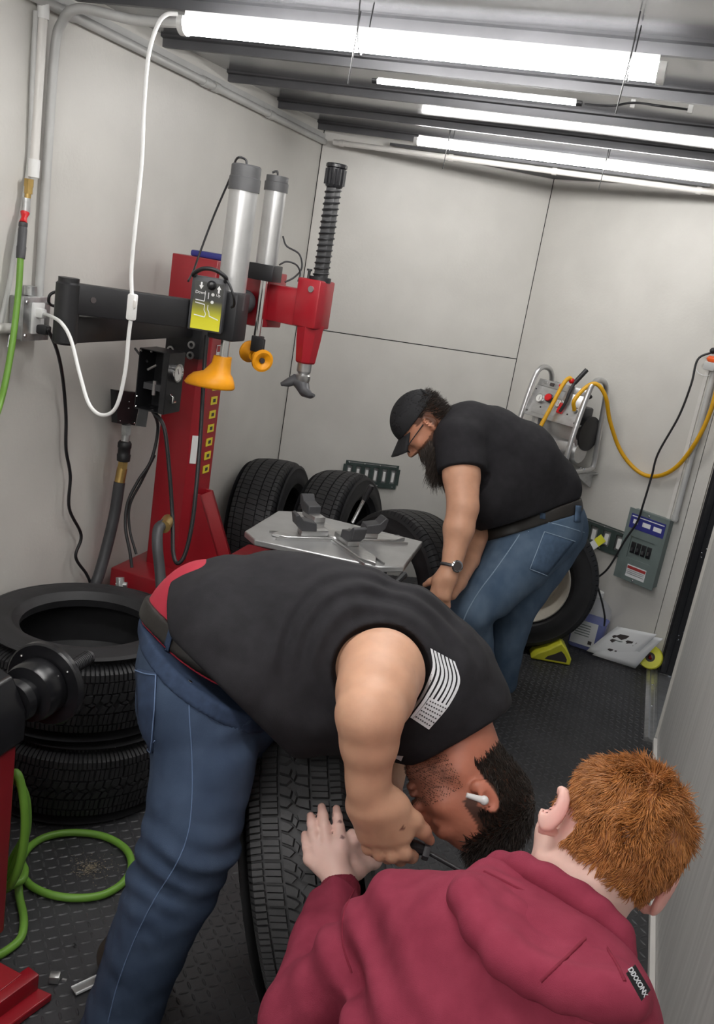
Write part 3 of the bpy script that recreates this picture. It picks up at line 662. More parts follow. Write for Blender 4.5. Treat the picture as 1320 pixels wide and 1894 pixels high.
tp(MB().tube(catmull([kp(-.85, .96, -.02), kp(-.9, 1.05, .02), kp(-.3, 1.3, .04), kp(.4, 1.32, .04), kp(1.0, 1.12, .03), kp(.9, .92, -.01)], 8), .006, 10).build('guard_handle', 'black'))
tp(tube('cable', [kp(.9, 1.1, .02), kp(1.3, .85, .03), kp(1.6, .45, .03), kp(1.62, .15, .01), kp(1.45, .05, .0)], .0035, 'black'))
tp(tube('cable', [V3(c1, z_t+.004), V3(c1, z_t+.018)+ex*-.006, V3(c1, z_t+.016)-ex*.03, atd(425, 330, 2.66), atd(395, 400, 2.72), atd(368, 472, 2.74), atd(358, 500, 2.70), atd(348, 520, 2.60)], .0032, 'black'))
tp(tube('cable', [V3(c2, zt2+.003), V3(c2, zt2+.014)-ex*.004, V3(c2, zt2+.008)-ex*.018], .0032, 'black'))
tp(tube('cable', [atd(523, 437, 2.86), atd(530, 455, 2.86), atd(553, 470, 2.86), atd(558, 495, 2.85), atd(545, 512, 2.84), atd(527, 522, 2.83)], .0028, 'black'))
tp(tube('cable', [atd(516, 490, 2.82), atd(530, 484, 2.82), atd(548, 490, 2.83), atd(555, 505, 2.84), atd(551, 521, 2.84)], .0028, 'black'))
tp(tube('cable', [atd(150, 545, 2.45), atd(120, 538, 2.42), atd(95, 543, 2.40), atd(90, 558, 2.41), atd(100, 566, 2.44), atd(130, 566, 2.44)], .004, 'black'))
# gauge box hung on the column
gb = atd(296, 700, 2.86); zg0, zg1 = zpx(gb, 757), zpx(gb, 648)
gx = np.array([-.02, 0, 0]); gc = V3(gb, (zg0+zg1)/2)
fb = MB()
hx, hy, hz = .052, .05, (zg1-zg0)/2
fb.box(gc+[-hx, 0, 0], (.003, 2*hy, 2*hz)); fb.box(gc+[hx, 0, 0], (.003, 2*hy, 2*hz)); fb.box(gc+[0, 0, hz], (2*hx, 2*hy, .003)); fb.box(gc+[0, 0, -hz], (2*hx, 2*hy, .003)); fb.box(gc+[0, hy, 0], (2*hx, .003, 2*hz))
tp(fb.build('gauge_box', 'black', smooth=False))
tp(MB().box(gc+[hx*.82, -hy, .0], (hx*.36, .003, 2*hz)).build('gauge_face', 'black', smooth=False))
tp(MB().box(gc+[0, -.01, -.02], (2*hx*.7, .05, .02)).build('valve_body', 'darkgrey'))
tp(MB().lathe([(0, 0), (.03, 0), (.03, .014), (.026, .014), (.025, .010), (0, .010)], gc+[hx+.001, -.004, .035], (1, 0, 0), 24).build('gauge_ring', 'chrome'))
tp(MB().lathe([(0, .0), (.0245, .0), (0, .0005)], gc+[hx+.0115, -.004, .035], (1, 0, 0), 24).build('gauge_dial', 'gauge'))
tp(MB().box(gc+[hx+.0124, -.004, .04], (.0006, .003, .02), R=Matrix.Rotation(.5, 3, 'X')).build('gauge_needle', 'ink', smooth=False))
for (dx, dz) in ((-.9, .95), (-.2, .98), (-.9, -.95), (-.9, -.6)): tp(MB().sphere(gc+[hx*dx, -hy-.001, hz*dz*.98], .0035, 8).build('screw', 'chrome'))
tp(MB().cyl(gc+[.0, -.03, -.045], gc+[0.0, -.03, .0], .007, seg=10).build('brass_tee', 'steel')); tp(MB().cyl(gc+[-.03, -.03, .03], gc+[.0, -.03, .05], .004, seg=8).build('lever', 'steel'))
tp(MB().tube([gc+[hx+.002, -.02, -.035], gc+[hx+.012, -.02, -.04], gc+[hx+.012, -.02, -.058], gc+[hx+.004, .01, -.06]], .004, 8).build('latch', 'chrome'))
# cables on the column
tp(tube('cable', [gc+[.0, -.03, -hz], atd(303, 790, 2.84), atd(313, 870, 2.85), atd(319, 960, 2.86), atd(320, 1020, 2.80), atd(328, 1042, 2.78), atd(342, 1025, 2.78), atd(355, 970, 2.78), atd(363, 900, 2.78), atd(371, 800, 2.80), atd(377, 690, 2.82), atd(382, 620, 2.82)], .0065, 'black'))
tp(tube('cable', [gc+[-.02, 0, -hz], atd(292, 790, 2.98), atd(280, 850, 3.0), atd(255, 890, 3.0), atd(236, 930, 3.0), atd(232, 975, 3.0), atd(240, 1020, 3.0), atd(244, 1050, 3.0)], .0055, 'black'))
tp(tube('cable', [atd(286, 842, 3.0), atd(262, 890, 3.02), atd(240, 935, 3.02), atd(240, 980, 3.02), atd(252, 1025, 3.02)], .0045, 'black'))
tp(tube('cable', [atd(250, 645, 2.95), atd(262, 660, 2.9), atd(272, 668, 2.85)], .004, 'black'))
tp(tube('air_pipe', [atd(307, 968, 2.83), atd(293, 978, 2.79), atd(291, 1010, 2.77), atd(296, 1060, 2.77), atd(300, 1120, 2.77)], .017, 'darkgrey', seg=14)); tp(MB().cyl(atd(311, 962, 2.87), atd(303, 975, 2.80), .02, seg=14).build('pipe_fitting', 'brass'))
tp(MB().cyl(atd(222, 1068, 2.95), atd(222, 1085, 2.95), .014, seg=12).build('air_fitting', 'galv')); tp(MB().cyl(atd(215, 1080, 2.95), atd(235, 1082, 2.95), .009, seg=12).build('air_fitting', 'galv'))
# turntable plate: square with clipped corners, raised slideways, four clamps
PC = np.array([-.887, 2.885]); zpL = .655
po = [(-.275, -.175), (-.215, -.232), (.215, -.172), (.285, -.115), (.265, .222), (-.215, .222), (-.29, .155)]
po = [(-.28, -.17), (-.21, -.23), (.22, -.23-.0+.055), (.285, -.11), (.265, .225), (-.215, .225), (-.29, .155)]
tp(MB().prism([(-.275, -.17), (-.21, -.228), (.215, -.172), (.283, -.108), (.263, .222), (-.212, .217), (-.289, .153)], zpL-.022, zpL, None, (PC[0], PC[1], 0)).build('turntable', 'plate', bevel=.004), 'silver turntable plate with clipped corners')
for k, (a, L) in enumerate(((.70, .27), (2.42, .25), (.70+PI, .24), (2.42+PI, .27))):
    d = np.array([math.cos(a), math.sin(a), 0]); n = np.array([-d[1], d[0], 0]); R3 = np.stack([d, n, vz], 1); o3 = np.array([PC[0], PC[1], zpL])
    tp(MB().prism([(-.0, -.034), (.0, .034), (L*.80, .034), (L, .0), (L*.80, -.034)], 0., .013, R3, o3).build('slideway', 'alu', bevel=.003))
    tp(MB().box(o3+d*L*.5+n*.038+[0, 0, .004], (L*.95, .005, .008), R3).build('guide_rail', 'steel'))
    tp(MB().box(o3+d*L*.5-n*.038+[0, 0, .004], (L*.95, .005, .008), R3).build('guide_rail', 'steel'))
    u = (.42, .62, .45, .38)[k]*L/.27*.27/.27
    u = (.13, .21, .12, .10)[k]
    cl = tp(MB().box(o3+d*(u-.03)+[0, 0, .024], (.10, .046, .022), R3, bev=.003).build('clamp_slide', 'steel'))
    Rj = np.stack([d, vz, -n], 1)
    tp(MB().prism([(-.035, 0), (.02, 0), (.042, .02), (.05, .055), (.038, .06), (.018, .038), (-.03, .03)], -.026, .026, Rj, o3+d*u+[0, 0, .03]).build('clamp_jaw', 'darkgrey', bevel=.003), 'dark hardened clamp jaw')
tp(MB().lathe([(0, 0), (.045, 0), (.04, .012), (0, .014)], (PC[0], PC[1], zpL+.006), seg=20).build('centre_cap', 'steel'))
# pry bar across the plate
pb = thing('tire_lever', 'chrome tire lever with black grip resting on the turntable', 'tool', atz(652, 966, .665))
e0_ = atz(652, 966, .662); e1_ = atd(687, 898, 3.30); mdl = e0_+(e1_-e0_)*.62
part(MB().tube([e0_, mdl], [.0075, .0075], 12).build('rod', 'chrome'), pb); part(MB().tube([mdl, mdl+(e1_-mdl)*.1, e1_-(e1_-mdl)*.1, e1_], [.010, .0115, .0115, .009], 12).build('grip', 'black'), pb)
# bead breaker lever near the worked tyre
bl = thing('bead_tool', 'short black pry tool standing beside the turntable', 'tool', atd(722, 1088, 2.92))
part(MB().tube([atd(720, 1090, 2.90), atd(735, 1075, 2.92), atd(748, 1062, 2.94), atd(750, 1060, 2.945)], [.010, .010, .012, .004], 8).build('bar', 'black'), bl)
# ------------------------------------------------------------------ bead blaster hose on the wall
bh = thing('blast_hose', 'thick black air hose with brass ferrule hung from a wall bracket', 'hose', atx(235, 760, -1.62))
bq = [atx(215, 722, -1.60), atx(262, 727, -1.60), atx(250, 787, -1.60), atx(217, 783, -1.60)]
bk = MB(); Pn = [np.array(q) for q in bq]; 
V = Pn+[p-[.022, 0, 0] for p in Pn]; V[2+4] = V[2+4]-[.01, 0, 0]
bk.add(V, [(0, 1, 2, 3), (7, 6, 5, 4), (0, 4, 5, 1), (1, 5, 6, 2), (2, 6, 7, 3), (3, 7, 4, 0)])
part(bk.build('bracket', 'black', smooth=False), bh)
part(MB().add([Pn[1]+[.001, 0, 0], Pn[2]+[.001, 0, 0], Pn[2]+[.035, .012, .0], Pn[1]+[.03, .012, 0]], [(0, 1, 2, 3)]).build('bracket_flange', 'black', smooth=False), bh)
for q in (Pn[0]*.9+Pn[2]*.1, Pn[1]*.9+Pn[3]*.1, Pn[2]*.92+Pn[0]*.08, Pn[3]*.92+Pn[1]*.08, (Pn[0]+Pn[1]+Pn[2]+Pn[3])/4, (Pn[0]+Pn[1])*.35+(Pn[2]+Pn[3])*.15): part(MB().sphere(q+[.002, 0, 0], .003, 8).build('rivet', 'chrome'), bh)
hA = [atx(px, py, -1.60) for px, py in ((234, 785), (233, 803), (231, 816), (228, 852), (226, 866), (221, 892), (212, 950), (198, 1010), (184, 1060), (176, 1085), (168, 1140))]
part(MB().tube([hA[0], hA[1]], .018, 6).build('hex_nut', 'galv', sharp=30), bh); part(MB().tube([hA[1], hA[2]], .014, 14).build('nipple', 'galv'), bh)
l_ = hA[3]-hA[2]; part(MB().tube([hA[2], hA[2]+l_*.1, hA[2]+l_*.3, hA[2]+l_*.36, hA[2]+l_*.64, hA[2]+l_*.7, hA[3]], [.019, .0235, .0235, .021, .021, .0235, .022], 16).build('coupler', 'black'), bh)
part(MB().tube([hA[3], hA[4]], .018, 6).build('brass_hex', 'brass', sharp=30), bh); part(MB().tube([hA[4], hA[5]], .0175, 16).build('ferrule', 'brass'), bh)
part(MB().tube(catmull(hA[5:], 6), .0195, 16).build('hose', 'darkgrey'), bh)
# ================================================================== things on the front wall
vz = np.array([0, 0, 1.])
def wfrm(a, b):       # frame on a front wall panel: u along, n into the room
    a = np.array(a); b = np.array(b); u = nrm([*(b-a), 0]); n = np.array([u[1], -u[0], 0]); return u, n
uL, nL = wfrm(VA, VB); uR, nR = wfrm(VB, VC)
def etrack(c0, c1, z, label, slots, yo=0.):
    c0 = np.array(c0); c1 = np.array(c1); d = nrm(c1-c0); L = np.linalg.norm(c1-c0); n = np.array([d[1], -d[0], 0])
    root = thing('wall_rail', label, 'rail', (c0+c1)/2+[0, 0, z]); R = np.stack([d, -n, vz], 1); mid = (c0+c1)/2+[0, 0, z]
    g = MB(); h = .0635
    fr = MB(); fr.box(mid+n*.012+vz*.052, (L, .004, .023), R); fr.box(mid+n*.012-vz*.052, (L, .004, .023), R)
    fr.box(mid+n*.006+vz*.0395, (L, .014, .003), R); fr.box(mid+n*.006-vz*.0395, (L, .014, .003), R)
    ps = L/slots
    for k in range(slots+1): fr.box(c0+d*(k*ps)+[0, 0, z]+n*.012, (ps*.42, .004, .085), R)
    part(fr.build('rail_plate', 'etrack', smooth=False), root)
    part(MB().box(mid+n*.0015, (L, .002, .08), R).build('rail_back', 'galv', smooth=False), root)
    for k in range(slots): part(MB().box(c0+d*((k+.5)*ps)+[0, 0, z-.004]+n*.007, (ps*.30, .006, .05), R).build('slot_lip', 'white', smooth=False), root)
    for k in range(4):
        for s_ in (-1, 1): part(MB().sphere(c0+d*(L*(.06+.29*k))+[0, 0, z+s_*.054]+n*.0145, .004, 8).build('screw', 'steel'), root)
    part(MB().box(mid+n*.0145+vz*.056, (L*.92, .0006, .006), R).build('bright_edge', 'galv', smooth=False), root)
    return root
a_ = atpl(636, 872, VA, VB, .007); b_ = atpl(733, 884, VA, VB, .007)
etrack((a_[0], a_[1], 0), (b_[0], b_[1], 0), .548, 'dark slotted steel rail on the wall above the standing tires', 6)
a_ = atpl(1040, 985, VB, VC, .007); b_ = atpl(1158, 1010, VB, VC, .007)
etrack((a_[0], a_[1], 0), (b_[0], b_[1], 0), .515, 'dark slotted steel rail on the wall beside the breaker panel', 5)
sg = thing('strap_end', 'white and yellow strap end hooked in the wall rail', 'strap', atpl(1100, 1000, VB, VC, .03))
p0, p1 = atpl(1088, 1015, VB, VC, .05), atpl(1116, 995, VB, VC, .03)
dd_ = nrm(p1-p0); w_ = nrm(np.cross(dd_, nR))*.02
part(MB().add([p0-w_, p1-w_, p1+w_, p0+w_, p0-w_+nR*.004, p1-w_+nR*.004, p1+w_+nR*.004, p0+w_+nR*.004], [(0, 1, 2, 3), (7, 6, 5, 4), (0, 4, 5, 1), (1, 5, 6, 2), (2, 6, 7, 3), (3, 7, 4, 0)]).build('webbing', 'paper', smooth=False), sg)
q0, q1 = p0+(p1-p0)*.55, p1+(p1-p0)*.02; part(MB().add([q0-w_*1.05+nR*.0045, q1-w_*1.05+nR*.0045, q1+w_*1.05+nR*.0045, q0+w_*1.05+nR*.0045], [(0, 1, 2, 3)]).build('yellow_tip', 'chock', smooth=False), sg)
# breaker panel
bp = thing('breaker_panel', 'grey electrical breaker panel on the right front wall', 'panel', atpl(1190, 1010, VB, VC, 0))
BPc = atpl(1189, 1014, VB, VC, .045); Rb = np.stack([uR, -nR, vz], 1); bw, bhh = .205, .34
def bq(u, v, o=0.): return BPc+uR*u*bw/2+vz*v*bhh/2+nR*o
part(MB().box(bq(0, 0, -.02), (bw-.02, .07, bhh-.015), Rb).build('box', 'panelgrey'), bp)
fr = MB(); fr.box(bq(0, .62, .018), (bw, .004, bhh*.38), Rb, .001); fr.box(bq(0, -.68, .018), (bw, .004, bhh*.32), Rb, .001); fr.box(bq(-.80, -.06, .018), (bw*.2, .004, bhh*.31), Rb); fr.box(bq(.80, -.06, .018), (bw*.2, .004, bhh*.31), Rb)
part(fr.build('cover', 'panelgrey', smooth=False), bp)
part(MB().box(bq(0, -.06, .004), (bw*.62, .012, bhh*.31), Rb).build('recess', 'panelgrey', smooth=False), bp)
part(MB().box(bq(0, -.05, .0115), (bw*.56, .006, bhh*.17), Rb).build('breaker_well', 'ink', smooth=False), bp)
for k in range(4):
    u = -.40+k*.265; br = MB().box(bq(u, -.05, .017), (.021, .008, bhh*.155), Rb, .001).build('breaker', 'black'); part(br, bp)
    part(MB().box(bq(u, -.10+.03*(k % 2), .022), (.009, .008, .016), Rb).build('breaker_switch', 'darkgrey' if k < 2 else 'steel'), bp)
part(MB().box(bq(.02, .66, .0205), (bw*.86, .001, bhh*.20), Rb).build('blue_label', 'blue_label', smooth=False), bp)
for k in range(3): part(MB().box(bq(-.56+k*.55, .66-.01*k, .0214), (bw*(.12 if k == 0 else .2), .0006, bhh*.06), Rb).build('label_print', 'paper', smooth=False), bp)
part(MB().box(bq(.02, .80, .0214), (bw*.8, .0006, bhh*.012), Rb).build('label_print', 'paper', smooth=False), bp)
part(MB().box(bq(.05, -.70, .0205), (bw*.48, .001, bhh*.17), Rb).build('caution_label', 'paper', smooth=False), bp); part(MB().box(bq(.05, -.60, .0212), (bw*.46, .0006, bhh*.04), Rb).build('caution_print', 'red_label', smooth=False), bp)
for k in range(3): part(MB().box(bq(.05, -.68-.05*k, .0212), (bw*.42, .0005, bhh*.008), Rb).build('caution_print', 'steel', smooth=False), bp)
for v in (.93, -.93): part(MB().sphere(bq(0, v, .021), .006, 10).build('screw', 'chrome'), bp)
# conduit above the panel, with wires
pt = atpl(1248, 958, VB, VC, .03); pu = np.array([pt[0], pt[1], 0])
cR = pipe('conduit', 'grey pipe rising from the breaker panel up the wall', [pu+vz*(bq(0, 1)[2]-.005), pu+vz*1.42], .0125, 'grey_pipe', [(pu+vz*(bq(0, 1)[2]+.01), (0, 0, 1)), (pu+vz*1.06, (0, 0, 1))], cl=.02)
part(MB().box(pu-uR*.04+vz*1.05-nR*.022, (.016, .010, .75), Rb).build('wire_raceway', 'white_pipe'), cR)
jb = thing('wire_joint', 'orange plug joining black cord and white wire on the wall', 'plug', pu+vz*1.43)
jc = atpl(1314, 664, VB, VC, .05)
part(MB().tube([jc-uR*.018, jc-uR*.008, jc+uR*.03, jc+uR*.05], [.004, .013, .016, .012], 12).build('plug_body', 'orange'), jb)
part(MB().box(jc-vz*.03+uR*.01, (.05, .04, .035), Rb, .003).build('wall_box', 'grey_pipe'), jb)
part(MB().sphere(jc+vz*.035, .014, 10).build('knot', 'black'), jb)
part(MB().tube([jc-vz*.03-uR*.02+uR*.05*math.cos(a)+vz*.045*math.sin(a)-nR*.015 for a in np.linspace(.6, 2*PI+.2, 26)], .0022, 6).build('white_wire', 'white'), jb)
cd_ = thing('drop_cord', 'black cord crossing the breaker panel down behind the spare wheel', 'cord', jc)
part(tube('cable', [jc+vz*.03, atpl(1290, 665, VB, VC, .07), atpl(1278, 710, VB, VC, .08), atpl(1255, 770, VB, VC, .08), atpl(1217, 838, VB, VC, .09), atpl(1205, 880, VB, VC, .09), atpl(1190, 930, VB, VC, .095), atpl(1178, 965, VB, VC, .09), atpl(1155, 1000, VB, VC, .10), atpl(1125, 1050, VB, VC, .11), atpl(1100, 1072, VB, VC, .11)], .0048, 'black', seg=8), cd_)
part(tube('cable', [atd(1060, 1010, 4.08), atd(1085, 1045, 4.08), atd(1100, 1072, 4.1), atd(1112, 1110, 4.12), atd(1118, 1140, 4.13), atd(1117, 1158, 4.14)], .0045, 'black', seg=8), cd_)
# ------------------------------------------------------------------ compressor
cpz = .835
CO = atpl(1046, 765, VB, VC, .17); CO = np.array([CO[0], CO[1], 0]); fu, fn = uR, nR; Rc = np.stack([fu, -fn, vz], 1)
cm = thing('air_compressor', 'silver portable air compressor with roll cage frame on the wall shelf', 'compressor', CO+vz*cpz)
def cp(u, n, z): return CO+fu*u+fn*n+vz*(cpz+z)
# sloped control panel
sl = nrm(vz*.94-fn*.34); pn = nrm(np.cross(sl, fu)); pn = pn if pn@fn > 0 else -pn; Rp = np.stack([fu, -pn, sl], 1); pc = cp(0, .10, .265)
part(MB().box(pc, (.295, .006, .15), Rp, .002).build('control_panel', 'alu'), cm)
part(MB().box(pc+sl*.092-pn*.008, (.285, .022, .034), Rp, .003).build('handle_rail', 'silver'), cm)
def pp(u, v, o=.004): return pc+fu*u*1.18+sl*v*1.22+pn*o
for (u, m_) in ((-.078, 'gauge'), (.015, 'gauge')):
    g_ = MB().lathe([(0, 0), (.022, 0), (.022, .012), (.018, .012), (.0175, .009), (0, .009)], pp(u, .012), pn, 20).build('gauge_ring', 'steel'); part(g_, cm)
    part(MB().lathe([(0, 0), (.0172, 0), (0, .0004)], pp(u, .012, .0135), pn, 20).build('gauge_dial', m_), cm)
    part(MB().box(pp(u+.002, .012, .0142), (.002, .0006, .02), Rp).build('gauge_needle', 'ink', smooth=False), cm)
part(MB().lathe([(0, 0), (.019, 0), (.02, .006), (.02, .02), (0, .02)], pp(-.032, .02), pn, 18).build('regulator_knob', 'black'), cm); part(MB().lathe([(0, .02), (.018, .02), (.016, .027), (0, .027)], pp(-.032, .02), pn, 18).build('knob_top', 'redplastic'), cm)
for u, v in ((-.115, .045), (-.115, -.045), (.115, .045), (.115, -.045), (.07, -.02), (.10, .01), (-.06, -.02)): part(MB().sphere(pp(u, v, .004), .004, 8).build('bolt', 'ink'), cm)
part(MB().box(pp(.035, -.005, .01), (.03, .012, .05), Rp, .003).build('pressure_switch', 'redplastic'), cm)
part(MB().cyl(pp(.10, .0, 0), pp(.10, 0, .02), .012, seg=14).build('quick_coupler', 'steel'), cm)
part(MB().box(pp(-.05, .075, .006), (.02, .01, .014), Rp).build('switch', 'ink'), cm); part(MB().box(pp(-.01, .079, .006), (.014, .01, .012), Rp).build('switch', 'redplastic'), cm); part(MB().box(pp(-.085, .078, .005), (.02, .006, .01), Rp).build('logo_plate', 'steel'), cm)
part(MB().box(pp(-.06, -.047, .001), (.08, .006, .006), Rp).build('logo_print', 'steel', smooth=False), cm)
part(MB().sphere(cp(-.07, .02, .345), .02, 14, (3.0, 1.2, 1.0), Rc).build('grip', 'black', sharp=70), cm); part(MB().sphere(cp(.085, .02, .335), .02, 14, (2.4, 1.2, .9), Rc).build('grip', 'black', sharp=70), cm)
part(MB().cyl(pp(.045, .10, .01), pp(.062, .165, -.01), .011, seg=14).build('filter', 'black'), cm); part(MB().tube(catmull([pp(.045, .1, .01), pp(.048, .06, .02), pp(.05, .02, .02), pp(.04, -.02, .015)], 6), .008, 10).build('pipe', 'black'), cm)
# shroud with tank below
part(MB().box(cp(0, .06, .135), (.275, .012, .14), Rc, .003).build('shroud', 'silver'), cm)
part(MB().box(cp(0, .0, .20), (.22, .12, .16), Rc, .01).build('motor_block', 'darkgrey'), cm)
part(MB().lathe([(0, -.14), (.05, -.14), (.065, -.12), (.068, -.10), (.068, .10), (.065, .12), (.05, .14), (0, .14)], cp(0, .02, .075), fu, 24).build('tank', 'silver'), cm)
part(MB().lathe([(0, 0), (.078, 0), (.082, .006), (.082, .02), (.06, .026), (0, .026)], cp(.125, -.01, .165), fu, 28).build('fan_guard', 'black'), cm)
part(MB().box(cp(-.10, .068, .15), (.03, .01, .10), Rc, .002).build('vent_plate', 'white_pipe'), cm)
# tubular side frames
for s_ in (-1, 1):
    u = .155*s_; pts = [cp(u, .14, .0), cp(u, .15, .06), cp(u, .135, .18), cp(u, .10, .34), cp(u, .07, .405), cp(u, .02, .42), cp(u, -.03, .40), cp(u, -.055, .34), cp(u, -.075, .15), cp(u, -.09, .02), cp(u, -.06, -.005), cp(u, .10, -.012)]
    part(MB().tube(catmull(pts, 6, True), .0125, 12, True).build('frame_tube', 'silver'), cm)
part(MB().cyl(cp(-.155, .152, .055), cp(.155, .152, .055), .012, seg=14).build('cross_tube', 'silver'), cm)
part(tube('cable', [cp(-.07, .1, .20), cp(-.06, .11, .16), cp(-.03, .11, .12), cp(.02, .1, .09)], .006, 'darkgrey'), cm)
for u in (.12, .145, .165): part(MB().sphere(cp(u, .0, -.02+.02*(u > .13)), .007, 8).build('mount_bolt', 'chrome'), cm)
ys = thing('yellow_strap', 'yellow hose section hanging down the front of the compressor', 'hose', cp(.02, .12, .35))
part(tube('hose', [pp(.035, .10, .012), pp(.03, .11, .035), pp(.02, .08, .045), pp(.012, 0, .045), pp(.0, -.09, .04), pp(-.012, -.17, .03), pp(-.016, -.20, .02)], .0095, 'hoseyellow', seg=12), ys)
part(MB().sphere(pp(.035, .105, .02), .014, 10).build('swivel', 'redplastic'), ys)
sf = thing('compressor_shelf', 'grey wall shelf bracket under the compressor', 'shelf', CO+vz*(cpz-.03))
part(MB().box(cp(0, -.06, -.032), (.30, .20, .006), Rc).build('deck', 'galv', smooth=False), sf)
for u in (-.12, .12): part(MB().prism([(.0, -.035), (-.155, -.035), (-.155, -.11)], -.008, .008, np.stack([fn, vz, np.cross(fn, vz)], 1), CO+fu*u+vz*cpz).build('bracket', 'galv', smooth=False), sf)
yh = thing('yellow_air_hose', 'yellow air hose sagging from the compressor along the wall', 'hose', pp(.10, 0, .02))
part(tube('hose', [pp(.10, 0, .018), pp(.10, .03, .05), atpl(1085, 715, VB, VC, .26), atpl(1104, 711, VB, VC, .24), atpl(1120, 735, VB, VC, .20), atpl(1128, 780, VB, VC, .14), atpl(1148, 835, VB, VC, .07), atpl(1180, 872, VB, VC, .03), atpl(1213, 881, VB, VC, .03), atpl(1250, 864, VB, VC, .04), atpl(1285, 820, VB, VC, .06), atpl(1312, 765, VB, VC, .06), atpl(1330, 700, VB, VC, .06)], .0095, 'hoseyellow', seg=12), yh)
# ------------------------------------------------------------------ floor clutter by the door
ch = thing('wheel_chock', 'yellow plastic wheel chock wedged under the spare wheel', 'chock', (-.10, 3.93, 0))
Rch = np.array(Matrix.Rotation(.25, 3, 'Z'))
pr = [(-.09, 0), (.09, 0), (.09, .03), (.06, .075), (.03, .10), (-.02, .06), (-.07, .03)]
Rq = Rch@np.array([[1, 0, 0], [0, 0, 1], [0, 1, 0]])
part(MB().prism(pr, -.05, .05, Rq, (-.115, 3.955, .003)).build('wedge', 'chock', bevel=.006), ch)
part(MB().prism([(p[0]*.55+.02, p[1]*.5+.012) for p in pr], -.0512, -.0505, Rq, (-.115, 3.955, .003)).build('side_recess', 'ink', smooth=False), ch)
jg = thing('fluid_jug', 'clear gallon jug of blue fluid with white label on the floor', 'jug', (.03, 4.228, 0), -.15)
def rbx(w, d, z0, z1, r=.02, sc=1.):
    P = []
    for (sx, sy, a0) in ((1, 1, 0), (-1, 1, PI/2), (-1, -1, PI), (1, -1, 3*PI/2)):
        for k in range(5):
            a = a0+k*PI/8; P.append((sx*(w/2-r)+r*math.cos(a), sy*(d/2-r)+r*math.sin(a)))
    return P
def jugm(levels, r=.02):
    V = []; F = []; n = 20
    for (w, d, z) in levels: V += [(p[0], p[1], z) for p in rbx(w, d, 0, 0, min(r, w*.45, d*.45))]
    for i in range(len(levels)-1): F += [(i*n+k, i*n+(k+1) % n, (i+1)*n+(k+1) % n, (i+1)*n+k) for k in range(n)]
    F += [tuple(range(n-1, -1, -1)), tuple((len(levels)-1)*n+k for k in range(n))]
    return MB().add(V, F)
jugm([(.15, .11, .002), (.158, .118, .01), (.158, .118, .145)], .025).build('fluid', 'fluid', jg, sharp=60)
jugm([(.153, .113, .001), (.162, .122, .009), (.162, .122, .17), (.15, .11, .20), (.10, .08, .235), (.05, .05, .255), (.045, .045, .275)], .025).build('bottle', 'jug', jg, sharp=60)
MB().lathe([(0, .262), (.026, .262), (.026, .285), (0, .287)], seg=20).build('cap', 'white', jg)
MB().box((-.012, -.0618, .085), (.115, .001, .12)).build('label', 'paper', jg, smooth=False)
for k in range(5): MB().box((-.02, -.0626, .125-k*.013), (.07, .0006, .004)).build('label_print', 'panelgrey', jg, smooth=False)
MB().box((.025, -.0626, .045), (.018, .0006, .018)).build('label_print', 'ink', jg, smooth=False)
pa = thing('manual_sheets', 'printed instruction sheets with machine drawings lying on the floor', 'paper', (.19, 4.2, 0))
pq = [atpl(1140, 1163, VB, VC, .10), atpl(1213, 1178, VB, VC, .13), atz(1162, 1233, .008), atz(1083, 1208, .008)]
def sheet(q, dz, name, sag=.01):
    n = 8; V = []; 
    for i in range(n+1):
        for j in range(n+1):
            u, v = i/n, j/n; p = (1-u)*(1-v)*q[0]+u*(1-v)*q[1]+u*v*q[2]+(1-u)*v*q[3]; p = p+vz*(dz+sag*math.sin(PI*v)*(.4+.6*u)); V.append(p)
    F = [(i*(n+1)+j, (i+1)*(n+1)+j, (i+1)*(n+1)+j+1, i*(n+1)+j+1) for i in range(n) for j in range(n)]
    o = MB().add(V, F).build(name, 'paper'); sm = o.modifiers.new('t', 'SOLIDIFY'); sm.thickness = .001; sm.offset = 0; return part(o, pa)
sheet(pq, .012, 'sheet'); 
q2 = [p+np.array([.03, -.01, 0]) for p in pq]; sheet([q2[0], q2[1], q2[2], q2[3]], .004, 'sheet', .006)
def pprint(u, v, w, h, m='ink', rot=0.3, n=7):
    V = []
    for k in range(n):
        a = 2*PI*k/n; r = 1+.25*math.sin(k*2.3)
        uu = u+w*r*math.cos(a+rot); vv = v+h*r*math.sin(a+rot)
        p = (1-uu)*(1-vv)*pq[0]+uu*(1-vv)*pq[1]+uu*vv*pq[2]+(1-uu)*vv*pq[3]; V.append(p+vz*(.0150+.010*math.sin(PI*vv)*(.4+.6*uu)))
    part(MB().add(V, [tuple(range(n))]).build('drawing_print', m, smooth=False), pa)
for a in ((.22, .38, .05, .06), (.38, .34, .13, .10), (.28, .52, .06, .06), (.70, .50, .10, .11), (.60, .45, .05, .05), (.42, .80, .06, .04), (.60, .80, .08, .05)): pprint(*a)
pprint(.40, .50, .10, .02, 'panelgrey'); pprint(.72, .66, .09, .02, 'panelgrey')
tr = thing('tape_reel', 'yellow and red tape reel on the floor half under the sheets', 'reel', (.325, 4.14, 0))
part(MB().lathe([(.022, 0), (.051, 0), (.055, .006), (.055, .03), (.051, .036), (.022, .036)], (.327, 4.135, .066), nrm((-.2, -.85, .35)), 28, closed=True).build('reel', 'chock'), tr)
part(MB().lathe([(.012, .002), (.024, .002), (.024, .034), (.012, .034)], (.327, 4.135, .066), nrm((-.2, -.85, .35)), 20, closed=True).build('core', 'ink'), tr)
part(tube('red_tail', [(.20, 4.24, .03), (.25, 4.225, .085), (.30, 4.19, .08), (.325, 4.15, .05)], .010, 'redink', seg=8), tr)
